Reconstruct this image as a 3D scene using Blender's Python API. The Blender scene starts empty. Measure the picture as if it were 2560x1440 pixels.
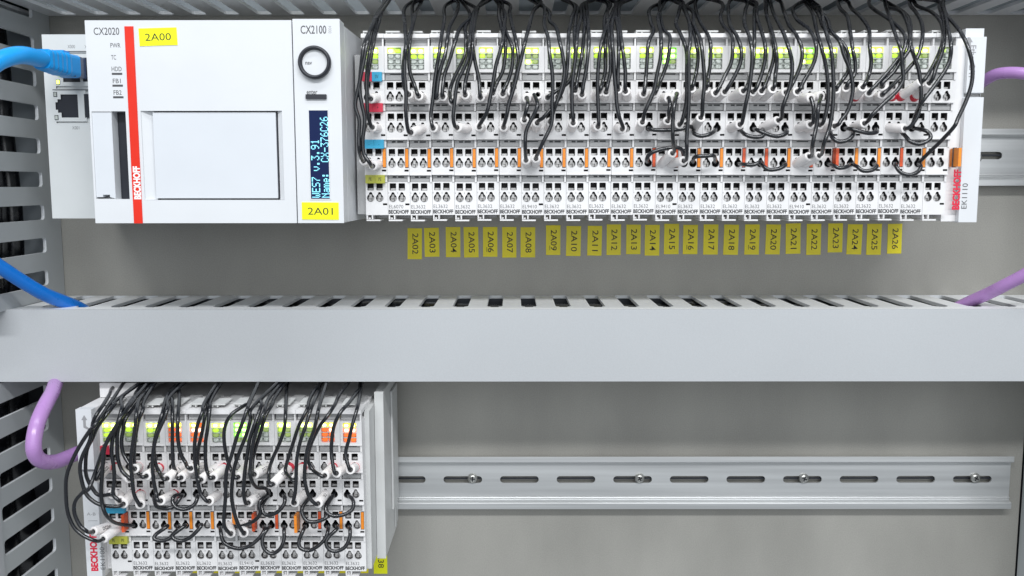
import bpy, math, random
from mathutils import Vector, Matrix
from mathutils.geometry import tessellate_polygon
random.seed(7)
S = 0.001                       # the scene is written in millimetres and linked in metres
scene = bpy.context.scene
COL = scene.collection

# ------------------------------------------------------------------ camera
F, PITCH, YAW, ROLL = 2233.1, 0.1151, 0.0008, -0.0008
CAM = Vector((0.0, -568.9, 0.0))
cd = bpy.data.cameras.new('camera'); cam = bpy.data.objects.new('camera', cd); COL.objects.link(cam)
cd.sensor_width = 36.0; cd.lens = F / 2560 * 36.0; cd.clip_start = 0.01; cd.clip_end = 50
CR = Matrix.Rotation(YAW, 3, 'Z') @ Matrix.Rotation(math.pi / 2 - PITCH, 3, 'X') @ Matrix.Rotation(ROLL, 3, 'Z')
cam.matrix_world = Matrix.Translation(CAM * S) @ CR.to_4x4()
scene.camera = cam

def P(px, py, Y):
    """the point of the cabinet at depth Y (mm in front of the mounting plate is negative) seen at photo pixel px, py"""
    d = CR @ Vector(((px - 1280) / F, -(py - 720) / F, -1.0))
    return CAM + d * ((Y - CAM.y) / d.y)

# ------------------------------------------------------------------ world and lamps
world = bpy.data.worlds.new('World'); scene.world = world; world.use_nodes = True
world.node_tree.nodes['Background'].inputs[0].default_value = (0.86, 0.93, 1.0, 1)
world.node_tree.nodes['Background'].inputs[1].default_value = 0.37

def area(name, loc, target, sx, sy, power, col):
    l = bpy.data.lights.new(name, 'AREA'); l.shape = 'RECTANGLE'; l.size = sx; l.size_y = sy; l.energy = power; l.color = col
    o = bpy.data.objects.new(name, l); COL.objects.link(o); o.location = loc
    o.rotation_euler = (Vector(target) - Vector(loc)).to_track_quat('-Z', 'Y').to_euler(); return o
area('ceiling_lamp', (0.1, -0.76, 1.36), (0.0, 0, -0.05), 1.9, 0.10, 11.0, (0.95, 0.98, 1.0))
area('room_lamp', (0.1, -1.42, 1.06), (0.0, 0, -0.05), 1.9, 0.12, 27.5, (0.96, 0.98, 1.0))
area('front_fill', (0.45, -2.4, 0.55), (0.0, 0, 0), 2.4, 1.3, 16.0, (0.93, 0.97, 1.0))  # added soft fill from the front, no lamp known there
scene.view_settings.view_transform = 'Standard'; scene.view_settings.look = 'None'
scene.view_settings.exposure = 0.03; scene.view_settings.gamma = 1.0
scene.cycles.max_bounces = 6

# ------------------------------------------------------------------ materials
def mat(name, col, rough=0.45, metal=0.0, var=0.04, vscale=40.0, bump=0.0, bscale=900.0, spec=0.5, emit=None, es=0.0, stretch=(1, 1, 1), grain=0.0, trans=0.0):
    m = bpy.data.materials.new(name); m.use_nodes = True
    nt = m.node_tree; b = nt.nodes['Principled BSDF']
    b.inputs['Roughness'].default_value = rough; b.inputs['Metallic'].default_value = metal
    b.inputs['Specular IOR Level'].default_value = spec
    c = (*col, 1)
    b.inputs['Base Color'].default_value = c
    if trans: b.inputs['Transmission Weight'].default_value = trans
    if emit:
        b.inputs['Emission Color'].default_value = (*emit, 1); b.inputs['Emission Strength'].default_value = es
    tc = nt.nodes.new('ShaderNodeTexCoord')
    mp = nt.nodes.new('ShaderNodeMapping'); mp.inputs['Scale'].default_value = stretch
    geo = nt.nodes.new('ShaderNodeNewGeometry'); nt.links.new(geo.outputs['Position'], mp.inputs['Vector'])
    if var:
        n = nt.nodes.new('ShaderNodeTexNoise'); n.inputs['Scale'].default_value = vscale; n.inputs['Detail'].default_value = 5
        nt.links.new(mp.outputs[0], n.inputs['Vector'])
        r = nt.nodes.new('ShaderNodeMapRange'); r.inputs[3].default_value = 1 - var; r.inputs[4].default_value = 1 + var
        r.inputs[1].default_value = 0.3; r.inputs[2].default_value = 0.7
        nt.links.new(n.outputs[0], r.inputs[0])
        last = r.outputs[0]
        if grain:
            n2 = nt.nodes.new('ShaderNodeTexNoise'); n2.inputs['Scale'].default_value = 1400; n2.inputs['Detail'].default_value = 2
            nt.links.new(geo.outputs['Position'], n2.inputs['Vector'])
            r2 = nt.nodes.new('ShaderNodeMapRange'); r2.inputs[1].default_value = 0.3; r2.inputs[2].default_value = 0.7
            r2.inputs[3].default_value = 1 - grain; r2.inputs[4].default_value = 1 + grain
            nt.links.new(n2.outputs[0], r2.inputs[0])
            mu = nt.nodes.new('ShaderNodeMath'); mu.operation = 'MULTIPLY'
            nt.links.new(last, mu.inputs[0]); nt.links.new(r2.outputs[0], mu.inputs[1]); last = mu.outputs[0]
        mx = nt.nodes.new('ShaderNodeVectorMath'); mx.operation = 'SCALE'; mx.inputs[0].default_value = col
        nt.links.new(last, mx.inputs['Scale']); nt.links.new(mx.outputs[0], b.inputs['Base Color'])
        rr = nt.nodes.new('ShaderNodeMapRange'); rr.inputs[1].default_value = 0.3; rr.inputs[2].default_value = 0.7
        rr.inputs[3].default_value = max(0.02, rough - 0.06); rr.inputs[4].default_value = rough + 0.06
        nt.links.new(n.outputs[0], rr.inputs[0]); nt.links.new(rr.outputs[0], b.inputs['Roughness'])
    if bump:
        nb = nt.nodes.new('ShaderNodeTexNoise'); nb.inputs['Scale'].default_value = bscale; nb.inputs['Detail'].default_value = 3
        nt.links.new(mp.outputs[0], nb.inputs['Vector'])
        bp = nt.nodes.new('ShaderNodeBump'); bp.inputs['Strength'].default_value = bump; bp.inputs['Distance'].default_value = 0.0003
        nt.links.new(nb.outputs[0], bp.inputs['Height']); nt.links.new(bp.outputs[0], b.inputs['Normal'])
    return m
M = {}
M['white'] = mat('white_plastic', (0.665, 0.68, 0.70), 0.42, bump=0.05, var=0.015)
M['door'] = mat('door_plastic', (0.63, 0.655, 0.69), 0.45, bump=0.06, var=0.015)
M['term'] = mat('terminal_plastic', (0.765, 0.755, 0.755), 0.42, bump=0.06, var=0.03, vscale=120)
M['strip'] = mat('marker_plastic', (0.40, 0.40, 0.40), 0.3, var=0.05, vscale=150)
M['hole'] = mat('inner_plastic_shaded', (0.085, 0.08, 0.082), 0.6, var=0.2, vscale=400)  # grey inner plastic with the shade of the deep holes added to its colour
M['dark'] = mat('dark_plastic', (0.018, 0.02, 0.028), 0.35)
M['clamp'] = mat('clamp_metal', (0.52, 0.51, 0.50), 0.4, metal=0.3, var=0.35, vscale=500)
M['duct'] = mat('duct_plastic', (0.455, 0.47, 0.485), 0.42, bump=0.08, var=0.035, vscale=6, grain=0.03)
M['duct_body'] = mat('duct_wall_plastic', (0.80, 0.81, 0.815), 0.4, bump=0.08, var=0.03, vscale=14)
M['port_plate'] = mat('port_plate', (0.60, 0.62, 0.62), 0.45, var=0.03)
M['duct_side'] = mat('shaded_duct_plastic', (0.46, 0.485, 0.495), 0.36, bump=0.08, var=0.05, vscale=9)  # same duct plastic, darkened because the side ducts get less light
M['bracket'] = mat('bracket_plastic', (0.60, 0.605, 0.595), 0.45, var=0.05, vscale=60)
M['duct_edge_lit'] = mat('painted_lit_edge', (0.80, 0.82, 0.84), 0.45, var=0.05)  # slot edges painted pale for the light they catch
M['duct_dark'] = mat('duct_painted_shade', (0.05, 0.055, 0.065), 0.6, var=0.12, vscale=20)  # grey inner wall darkened: the shade inside the duct is in the colour
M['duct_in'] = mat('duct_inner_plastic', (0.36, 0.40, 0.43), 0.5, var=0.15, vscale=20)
M['panel'] = mat('galvanised_sheet', (0.355, 0.345, 0.315), 0.5, metal=0.2, var=0.13, vscale=16, bump=0.15, bscale=500, grain=0.08, stretch=(1, 1, .45))  # colour noise: zinc blotches plus imitated soft upright reflections
M['rail'] = mat('aluminium', (0.60, 0.61, 0.61), 0.40, metal=0.6, var=0.12, vscale=50, stretch=(0.10, 1, 4.5), bump=0.05)
M['screw'] = mat('zinc_screw', (0.42, 0.42, 0.40), 0.35, metal=0.85, var=0.2, vscale=500)
M['wire'] = mat('black_pvc', (0.007, 0.008, 0.011), 0.24, var=0.2, vscale=200, bump=0.04, bscale=700, spec=0.8)
M['sleeve'] = mat('white_sleeve', (0.85, 0.82, 0.81), 0.5, var=0.04, vscale=200)
M['red_sleeve'] = mat('red_ferrule', (0.62, 0.03, 0.055), 0.45)
M['orange'] = mat('orange_plastic', (0.86, 0.27, 0.02), 0.4, var=0.06, vscale=200)
M['dorange'] = mat('red_orange_plastic', (0.74, 0.10, 0.025), 0.4, var=0.06, vscale=200)
M['red'] = mat('red_paint', (0.72, 0.022, 0.006), 0.4, var=0.05)
M['yellow'] = mat('yellow_tape', (0.93, 0.79, 0.015), 0.36, var=0.07, vscale=35, bump=0.1, bscale=300)
M['ylime'] = mat('yellow_tape_bright', (0.86, 0.87, 0.005), 0.4, var=0.03)
M['ink'] = mat('black_ink', (0.012, 0.012, 0.016), 0.5, var=0)
M['gink'] = mat('grey_ink', (0.07, 0.07, 0.075), 0.5, var=0)
M['lgink'] = mat('light_grey_ink', (0.30, 0.30, 0.31), 0.5, var=0)
M['rink'] = mat('red_ink', (0.66, 0.015, 0.05), 0.5, var=0)
M['wink'] = mat('white_ink', (0.85, 0.85, 0.85), 0.5, var=0)
M['blue'] = mat('blue_pvc', (0.006, 0.17, 0.62), 0.28, var=0.06, vscale=60)
M['plug'] = mat('blue_boot', (0.004, 0.30, 0.74), 0.34, var=0.05, vscale=80)
M['clear'] = mat('smoky_plug', (0.06, 0.085, 0.16), 0.15, var=0.3, vscale=200)
M['purple'] = mat('purple_pvc', (0.43, 0.235, 0.53), 0.27, var=0.06, vscale=60)
M['tagred'] = mat('red_marker', (0.62, 0.03, 0.07), 0.42)
M['tagblue'] = mat('blue_marker', (0.035, 0.36, 0.58), 0.42)
M['tagpe'] = mat('green_yellow_marker', (0.46, 0.47, 0.06), 0.42)
M['screen'] = mat('display_glass', (0.006, 0.012, 0.05), 0.35, var=0, spec=0.15, emit=(0.01, 0.03, 0.13), es=0.22)
M['pixel'] = mat('display_pixel', (0.1, 0.4, 0.5), 0.5, var=0, emit=(0.32, 0.86, 1.0), es=1.0)
M['ledoff'] = mat('unlit_light_guide', (0.56, 0.60, 0.56), 0.12, var=0.3, vscale=700)
M['window'] = mat('led_window_plastic', (0.42, 0.45, 0.42), 0.2, var=0.3, vscale=600)
M['led_core'] = mat('led_core', (0.6, 0.6, 0.4), 0.3, var=0, emit=(1.0, 1.0, 0.52), es=4.0)
M['led_gcore'] = mat('green_led_core', (0.6, 0.6, 0.4), 0.3, var=0, emit=(0.72, 1.0, 0.35), es=3.0)
M['led_rcore'] = mat('red_led_core', (0.6, 0.6, 0.4), 0.3, var=0, emit=(1.0, 0.62, 0.42), es=5.0)
M['led_on'] = mat('lit_green_led', (0.5, 0.6, 0.2), 0.3, var=0, emit=(0.72, 1.0, 0.10), es=4.0)
M['led_green'] = mat('lit_pure_green_led', (0.3, 0.6, 0.2), 0.3, var=0, emit=(0.30, 1.0, 0.06), es=2.2)
M['led_glow'] = mat('unlit_led_spill', (0.3, 0.4, 0.1), 0.25, var=0, emit=(0.42, 0.68, 0.012), es=1.2)  # unlit guide; light spilled from lit neighbours imitated by emission
M['led_dim'] = mat('unlit_led_faint_spill', (0.33, 0.38, 0.2), 0.25, var=0, emit=(0.25, 0.42, 0.01), es=0.42)  # unlit guide with fainter imitated spill
M['led_yel'] = mat('lit_yellow_led', (0.6, 0.6, 0.2), 0.3, var=0, emit=(1.0, 0.86, 0.03), es=2.3)
M['led_red'] = mat('lit_red_led', (0.6, 0.2, 0.1), 0.3, var=0, emit=(1.0, 0.20, 0.10), es=3.6)
M['led_or'] = mat('unlit_led_orange_spill', (0.6, 0.2, 0.05), 0.3, var=0, emit=(1.0, 0.115, 0.01), es=0.75)  # unlit guide; spill from the red lights imitated by emission

# ------------------------------------------------------------------ mesh helpers
class MB:
    def __init__(s): s.v = []; s.f = []; s.m = []; s.mats = []; s.smooth = []
    def mi(s, m):
        m = M[m]
        if m not in s.mats: s.mats.append(m)
        return s.mats.index(m)
    def add(s, vs, fs, m, smooth=False):
        o = len(s.v); s.v += [tuple(v) for v in vs]; k = s.mi(m)
        for f in fs: s.f.append(tuple(i + o for i in f)); s.m.append(k); s.smooth.append(smooth)
        return s
    def box(s, x0, x1, y0, y1, z0, z1, m, mf=None):
        """mf: material of the face towards the viewer (smallest y)"""
        x0, x1 = sorted((x0, x1)); y0, y1 = sorted((y0, y1)); z0, z1 = sorted((z0, z1))
        v = [(x, y, z) for x in (x0, x1) for y in (y0, y1) for z in (z0, z1)]
        s.add(v, [(0, 2, 3, 1), (4, 5, 7, 6), (2, 6, 7, 3), (0, 4, 6, 2), (1, 3, 7, 5)], m)
        s.add([v[0], v[1], v[5], v[4]], [(0, 1, 2, 3)], mf or m); return s
    def plate(s, outer, holes, fn, d0, d1, m, mw=None, back=False, rim=True, mr=None):
        """a sheet with holes: outer/holes are 2-d loops, fn(a, b, depth) -> point; walls run from d0 to d1"""
        loops = [outer] + holes
        flat = [p for l in loops for p in l]
        tris = tessellate_polygon([[Vector((p[0], p[1], 0)) for p in l] for l in loops])
        s.add([fn(p[0], p[1], d0) for p in flat], [tuple(t) for t in tris], m)
        if back: s.add([fn(p[0], p[1], d1) for p in flat], [tuple(t) for t in tris], m)
        for k, l in enumerate(loops):
            if k == 0 and not rim: continue
            n = len(l); vs = [fn(p[0], p[1], d0) for p in l] + [fn(p[0], p[1], d1) for p in l]
            s.add(vs, [(i, (i + 1) % n, n + (i + 1) % n, n + i) for i in range(n)], (mr or m) if k == 0 else (mw or m))
        return s
    def prism(s, poly, fn, d0, d1, m):
        return s.plate(poly, [], fn, d0, d1, m, back=True)
    def tube(s, pts, rad, m, seg=10, cap=True):
        n = len(pts); rad = rad if isinstance(rad, (list, tuple)) else [rad] * n
        up = None; vs = []
        for i, p in enumerate(pts):
            t = (pts[min(i + 1, n - 1)] - pts[max(i - 1, 0)])
            t = t.normalized() if t.length > 1e-9 else Vector((0, 0, 1))
            if up is None: up = t.orthogonal().normalized()
            else:
                up = up - t * up.dot(t); up = up.normalized() if up.length > 1e-6 else t.orthogonal().normalized()
            w = t.cross(up)
            for k in range(seg):
                a = 2 * math.pi * k / seg; vs.append(p + (up * math.cos(a) + w * math.sin(a)) * rad[i])
        fs = [(i * seg + k, i * seg + (k + 1) % seg, (i + 1) * seg + (k + 1) % seg, (i + 1) * seg + k) for i in range(n - 1) for k in range(seg)]
        s.add(vs, fs, m, True)
        if cap: s.add(vs[:seg], [tuple(range(seg))], m); s.add(vs[-seg:], [tuple(range(seg))], m)
        return s
    def mesh(s, name):
        me = bpy.data.meshes.new(name); me.from_pydata([(a * S, b * S, c * S) for a, b, c in s.v], [], s.f)
        for m in s.mats: me.materials.append(m)
        me.polygons.foreach_set('material_index', s.m); me.polygons.foreach_set('use_smooth', s.smooth); me.update()
        return me
    def build(s, name, parent=None, loc=(0, 0, 0)):
        return link(name, s.mesh(name), parent, loc)

def link(name, data, parent=None, loc=(0, 0, 0)):
    o = bpy.data.objects.new(name, data); COL.objects.link(o)
    if parent: o.parent = parent
    o.location = (loc[0] * S, loc[1] * S, loc[2] * S); return o
LABELS = set()
def tag(o, label, cat, group=None):
    if label in LABELS: print('DUPLICATE LABEL', label)
    LABELS.add(label)
    if len(label.split()) > 16: print('LONG LABEL', label)
    o['label'] = label; o['category'] = cat
    if group: o['group'] = group
    return o
def thing(name, label, cat, loc=(0, 0, 0), group=None): return tag(link(name, None, None, loc), label, cat, group)
def bevel(o, w=0.35, seg=2):
    b = o.modifiers.new('bevel', 'BEVEL'); b.width = w * S; b.segments = seg; b.limit_method = 'ANGLE'; b.angle_limit = math.radians(40); b.harden_normals = False
    return o
def rr(x0, x1, z0, z1, r=0.0, seg=4):
    x0, x1 = sorted((x0, x1)); z0, z1 = sorted((z0, z1))
    if r <= 0: return [(x0, z0), (x1, z0), (x1, z1), (x0, z1)]
    out = []
    for cx, cz, a0 in ((x1 - r, z0 + r, -90), (x1 - r, z1 - r, 0), (x0 + r, z1 - r, 90), (x0 + r, z0 + r, 180)):
        for k in range(seg + 1):
            a = math.radians(a0 + 90 * k / seg); out.append((cx + r * math.cos(a), cz + r * math.sin(a)))
    return out
def keyhole(cx, cz, R=2.0, c=2.25, r=0.95, n=30):
    out = []
    for k in range(n):
        a = -math.pi + 2 * math.pi * k / n           # angle from straight up
        rad = R
        q = r * r - (c * math.sin(a)) ** 2
        if q > 0 and math.cos(a) > 0: rad = max(R, c * math.cos(a) + math.sqrt(q))
        out.append((cx + rad * math.sin(a), cz + rad * math.cos(a)))
    return out
def circ(cx, cz, r, n=24): return [(cx + r * math.cos(2 * math.pi * k / n), cz + r * math.sin(2 * math.pi * k / n)) for k in range(n)]
front = lambda a, b, d: (a, d, b)                     # sheet facing the viewer
def catmull(pts, sub=6):
    out = []; n = len(pts)
    for i in range(n - 1):
        p0 = pts[max(i - 1, 0)]; p1 = pts[i]; p2 = pts[i + 1]; p3 = pts[min(i + 2, n - 1)]
        for k in range(sub):
            t = k / sub; t2 = t * t; t3 = t2 * t
            out.append(0.5 * ((2 * p1) + (p2 - p0) * t + (2 * p0 - 5 * p1 + 4 * p2 - p3) * t2 + (3 * p1 - p0 - 3 * p2 + p3) * t3))
    out.append(pts[-1]); return out

# flat lettering: the built-in font turned into mesh
TXT = {}
def text_mesh(s, h, mname, sx=0.7, bold=0.0, width=None):
    key = (s, h, mname, sx, bold, width)
    if key in TXT: return TXT[key]
    cu = bpy.data.curves.new('lettering', 'FONT'); cu.body = s; cu.size = 1.0; cu.offset = bold; cu.resolution_u = 3
    o = bpy.data.objects.new('tmp', cu); COL.objects.link(o)
    me = bpy.data.meshes.new_from_object(o.evaluated_get(bpy.context.evaluated_depsgraph_get()))
    bpy.data.objects.remove(o); bpy.data.curves.remove(cu)
    xs = [v.co.x for v in me.vertices]; x0, x1 = min(xs), max(xs)
    k = h / 0.729                                     # cap height of the built-in font
    fx = (width / (x1 - x0)) if width else k * sx
    for v in me.vertices: v.co = Vector(((v.co.x - (x0 + x1) / 2) * fx * S, 0, (v.co.y - 0.3645) * k * S))
    me.materials.clear(); me.materials.append(M[mname]); me.name = 'lettering'
    TXT[key] = me; return me
def lettering(parent, s, c, h, mname, sx=0.7, bold=0.0, width=None, rot=0, name='lettering', tilt=0):
    """text centred on c (mm, parent space) facing the viewer; rot in degrees, clockwise"""
    o = link(name, text_mesh(s, h, mname, sx, bold, width), parent, c)
    o.rotation_euler = (0, math.radians(rot), 0); return o

# ------------------------------------------------------------------ the setting: mounting plate
XL, XR = -287.0, 334.0
mb = MB()
mb.box(-420, XR, 0, 3, -420, 260, 'panel')
pl = mb.build('back_wall'); pl['kind'] = 'structure'
mb = MB(); mb.box(-420, 520, 25, 30, -420, 260, 'dark'); o = mb.build('cabinet_wall'); o['kind'] = 'structure'

# ------------------------------------------------------------------ cable ducts
def slot_loop(ca, b0, b1, w, neck=True, narrow=4.6):
    """slot centred on a=ca running from b0 (plate side, round end) to b1 (front, neck)"""
    h = w / 2; sg = 1 if b1 > b0 else -1; r = 2.2
    pts = []
    for k in range(5):
        a = math.radians(90 * k / 4); pts.append((ca - h + r - r * math.sin(a + 0) if False else ca - h + r * (1 - math.sin(a)), b0 + sg * r * (1 - math.cos(a)) if False else b0 + sg * r * (1 - math.cos(a))))
    left = [(ca - h + r * (1 - math.sin(math.radians(90 * k / 4))), b0 + sg * r * (1 - math.cos(math.radians(90 * k / 4)))) for k in range(5)]
    left = left                                        # from the centre of the end outwards
    right = [(2 * ca - x, y) for x, y in left]
    n2 = narrow / 2
    endl = [(ca - h, b1 - sg * 4.2), (ca - h + 0.6, b1 - sg * 2.8), (ca - n2 - 0.3, b1 - sg * 2.0), (ca - n2, b1 - sg * 1.3), (ca - n2, b1)] if neck else \
        [(ca - h + r * (1 - math.cos(math.radians(90 * k / 4))), b1 - sg * r * (1 - math.sin(math.radians(90 * k / 4)))) for k in range(5)]
    endr = [(2 * ca - x, y) for x, y in endl]
    return left + endl + endr[::-1] + right[::-1]

def hduct(name, label, x0, x1, zlo, zhi, cs_top, cs_bot, yb, yf, ycov, inner='duct_dark'):
    root = thing(name, label, 'cable duct', ((x0 + x1) / 2, 0, (zlo + zhi) / 2), 'grey slotted cable ducts')
    cx, cz = (x0 + x1) / 2, (zlo + zhi) / 2
    mb = MB(); t = 1.9
    X0, X1 = x0 - cx, x1 - cx; A, B = zlo - cz, zhi - cz
    for zz, sg, cs in ((B, -1, cs_top), (A, 1, cs_bot)):
        fn = lambda a, b, d: (a, b, d)
        holes = [slot_loop(c - cx, -yb, -yf, 9.0) for c in cs]
        holes = [h for h in holes if min(p[0] for p in h) > X0 + 2 and max(p[0] for p in h) < X1 - 1]
        mb.plate([(X0, -0.6), (X1, -0.6), (X1, -(ycov - 1.9)), (X0, -(ycov - 1.9))], holes, fn, zz, zz + sg * t, 'duct_body', mw='duct_edge_lit', back=True)
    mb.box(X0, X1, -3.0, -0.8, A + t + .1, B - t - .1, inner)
    mb.build('duct_body', root)
    mb = MB()
    # snap-on cover: front sheet with two short flanges over the side walls
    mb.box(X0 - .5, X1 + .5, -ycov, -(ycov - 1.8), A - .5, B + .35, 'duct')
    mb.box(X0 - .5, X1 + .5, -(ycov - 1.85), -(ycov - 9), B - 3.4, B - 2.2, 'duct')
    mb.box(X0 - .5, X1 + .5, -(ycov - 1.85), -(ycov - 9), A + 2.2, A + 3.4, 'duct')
    c = bevel(mb.build('cover', root), 0.9, 3)
    return root

xs_lower = [P(1319, 737, -3).x + 20 * k for k in range(-18, 20)]
Z1, Z0 = -70.4, -111.2
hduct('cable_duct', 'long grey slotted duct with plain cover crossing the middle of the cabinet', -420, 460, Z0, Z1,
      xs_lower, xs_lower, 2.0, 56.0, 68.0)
xs_upper = [P(745, 36, -5).x + 20 * k for k in range(-12, 26)]
hduct('cable_duct', 'grey slotted duct along the top edge with black wires coming out below', -420, 460, 104.0, 150.0,
      xs_upper, xs_upper, 5.0, 72.0, 86.0, 'duct_in')

def vduct(name, label, xface, dirn, z0, z1, zc, yb, yf, ycov, width=42):
    """vertical duct whose slotted side wall stands at xface; dirn -1: the duct lies to the left of it"""
    root = thing(name, label, 'cable duct', (xface, 0, (z0 + z1) / 2), 'grey slotted cable ducts')
    cz = (z0 + z1) / 2; mb = MB(); t = 1.9
    A, B = z0 - cz, z1 - cz
    for xx, sg in ((0, dirn), (dirn * width, -dirn)):
        fn = lambda a, b, d: (d, b, a)
        holes = [slot_loop(c - cz, -yb, -yf, 9.0, neck=False) for c in zc if A + 6 < c - cz < B - 6]
        mb.plate([(A, -0.6), (B, -0.6), (B, -(ycov - 2.5)), (A, -(ycov - 2.5))], holes, fn, xx, xx + sg * t, 'duct_side', mw='duct_edge_lit', back=True)
    xi = sorted((dirn * (t + .1), dirn * (width - t - .1)))
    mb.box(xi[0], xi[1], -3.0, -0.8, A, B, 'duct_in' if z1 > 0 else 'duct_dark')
    mb.build('duct_body', root)
    mb = MB()
    xo = sorted((-dirn * 1.6, dirn * (width + 1.6)))
    mb.box(xo[0], xo[1], -ycov, -(ycov - 1.8), A, B, 'duct')
    mb.box(-dirn * 1.6, -dirn * .15, -(ycov - 1.85), -(ycov - 7), A, B, 'duct')
    mb.box(dirn * (width + 1.6), dirn * (width + .15), -(ycov - 1.85), -(ycov - 7), A, B, 'duct')
    bevel(mb.build('cover', root), 0.9, 3)
    return root
zU = [P(100, 531, -22).z + 20.0 * k for k in range(-5, 9)]
zL = [P(139, 1287, -20).z + 20.0 * k for k in range(-12, 6)]
vduct('cable_duct', 'upper stretch of the grey slotted duct down the left side, beside the white controller', XL, -1, -70.5, 150, zU, 20, 76, 86)
vduct('cable_duct', 'lower stretch of the grey slotted duct down the left side, beside the lower terminal block', -293.5, -1, -400, -113, zL, 18, 74, 84)
vduct('cable_duct', 'upper stretch of the grey duct at the right edge beside the mounting plate', XR + 1, 1, -70.5, 103, zU, 20, 76, 86)
vduct('cable_duct', 'lower stretch of the grey duct at the right edge beside the empty rail', XR + 1, 1, -400, -113, zL, 18, 74, 84)
def bundle(label, pts3, r, grp):
    mb = MB(); mb.tube(catmull(pts3, 3), r, 'wire', 10); return tag(mb.build('wire_bundle'), label, 'wire bundle', grp)
for i, (yy, zz, r) in enumerate(((-13, -83, 9.5), (-31, -83, 9.5), (-49, -83, 9.0), (-22, -98, 9), (-42, -98, 9))):
    bundle(['back', 'middle', 'front', 'lower back', 'lower front'][i] + ' black wire bundle lying inside the middle duct under its slots',
           [Vector((-400 + 40 * k, yy + random.uniform(-1.5, 1.5), zz + random.uniform(-1.5, 1.5))) for k in range(22)], r, 'wire bundles in the middle duct')
for i, (xx, za, zb) in enumerate(((XL - 22, -68, 150), (-293.5 - 22, -390, -114))):
    for j, yy in enumerate((-20, -42, -62)):
        if i == 0 and j == 2: continue
        bundle('black wire bundle standing at the %s of the %s left duct' % (['back', 'middle', 'front'][j], ['upper', 'lower'][i]),
               [Vector((xx + random.uniform(-2, 2), yy, za + (zb - za) * k / 8)) for k in range(9)], 10.5 if i else 6.5, 'wire bundles in the left ducts')
# inside: dim bundles of wires lying in the top duct, seen through its slots
for i, (zz, yy, r) in enumerate(((118, -14, 5), (124, -30, 6), (117, -42, 4.5))):
    mb = MB(); pts = [Vector((-60 + 26 * k, yy + random.uniform(-3, 3), zz + random.uniform(-3, 3))) for k in range(21)]
    mb.tube(catmull(pts, 3), r, 'wire', 8)
    tag(mb.build('wire_bundle'), ['thick black wire bundle lying at the back inside the top duct', 'thickest black wire bundle in the middle of the top duct', 'thin black wire bundle near the front of the top duct'][i], 'wire bundle', 'wire bundles in the top duct')
yc = P(690, 0, -40); mb = MB()
mb.tube(catmull([Vector((yc.x - 16, -30, 127)), Vector((yc.x - 5, -44, 112)), Vector((yc.x + 3, -46, 109)), Vector((yc.x + 16, -40, 116)), Vector((yc.x + 34, -34, 130))], 6), 2.4, 'ylime', 10)
tag(mb.build('yellow_wire'), 'yellow wire glimpsed in a slot of the top duct above the controller', 'wire')

# ------------------------------------------------------------------ DIN rails
def rail(label, x0, x1, zc, slots, grp='aluminium mounting rails'):
    root = thing('mounting_rail', label, 'rail', ((x0 + x1) / 2, 0, zc), grp)
    cx = (x0 + x1) / 2; X0, X1 = x0 - cx, x1 - cx; mb = MB()
    # web on the plate with long holes, two risers, two lips
    holes = [rr(c - cx - 12.6, c - cx + 12.6, -2.3 + 1.2, 2.3 + 1.2, 2.25, 5) for c in slots if c - 13.5 > x0 and c + 13.5 < x1]
    mb.plate([(X0, -13.2), (X1, -13.2), (X1, 13.4), (X0, 13.4)], holes, front, -4.6, -3.4, 'rail', mw='rail')
    def bar(prof):
        vs = [(X0, y, z) for y, z in prof] + [(X1, y, z) for y, z in prof]; n = len(prof)
        mb.add(vs, [(i, (i + 1) % n, n + (i + 1) % n, n + i) for i in range(n)] + [tuple(range(n)), tuple(range(n, 2 * n))], 'rail')
    mb.box(X0 + .5, X1 - .5, -3.2, -2.6, 1.0, 2.0, 'dark')  # dark strip standing in for the shadow line in the slots
    bar([(-3.4, 13.42), (-4.9, 12.2), (-8.0, 13.6), (-8.4, 14.0), (-8.4, 17.5), (-7.3, 17.5), (-7.0, 14.8), (-3.4, 14.6)])
    bar([(-3.4, -13.22), (-4.8, -10.4), (-5.6, -10.2), (-5.9, -10.8), (-5.2, -12.2), (-8.0, -13.2), (-8.5, -13.8), (-8.5, -17.5), (-7.3, -17.5), (-7.0, -14.8), (-3.4, -14.6)])
    bevel(mb.build('rail_profile', root), 0.18, 1)
    return root
pA = P(1459, 1199, -4.6); pitch = P(1583, 1199, -4.6).x - P(1440, 1199, -4.6).x
s0 = P(1440, 1199, -4.6).x
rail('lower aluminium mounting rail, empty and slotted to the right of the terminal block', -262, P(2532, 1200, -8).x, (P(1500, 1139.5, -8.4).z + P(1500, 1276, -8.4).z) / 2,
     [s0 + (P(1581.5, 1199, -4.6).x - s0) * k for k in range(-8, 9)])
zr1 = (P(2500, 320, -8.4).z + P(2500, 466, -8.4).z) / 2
rail('upper aluminium mounting rail, showing only to the right of the terminal row', -262, 330, zr1, [P(2455, 392, -4.6).x + 35.6 * k for k in range(-14, 1)])

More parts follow.
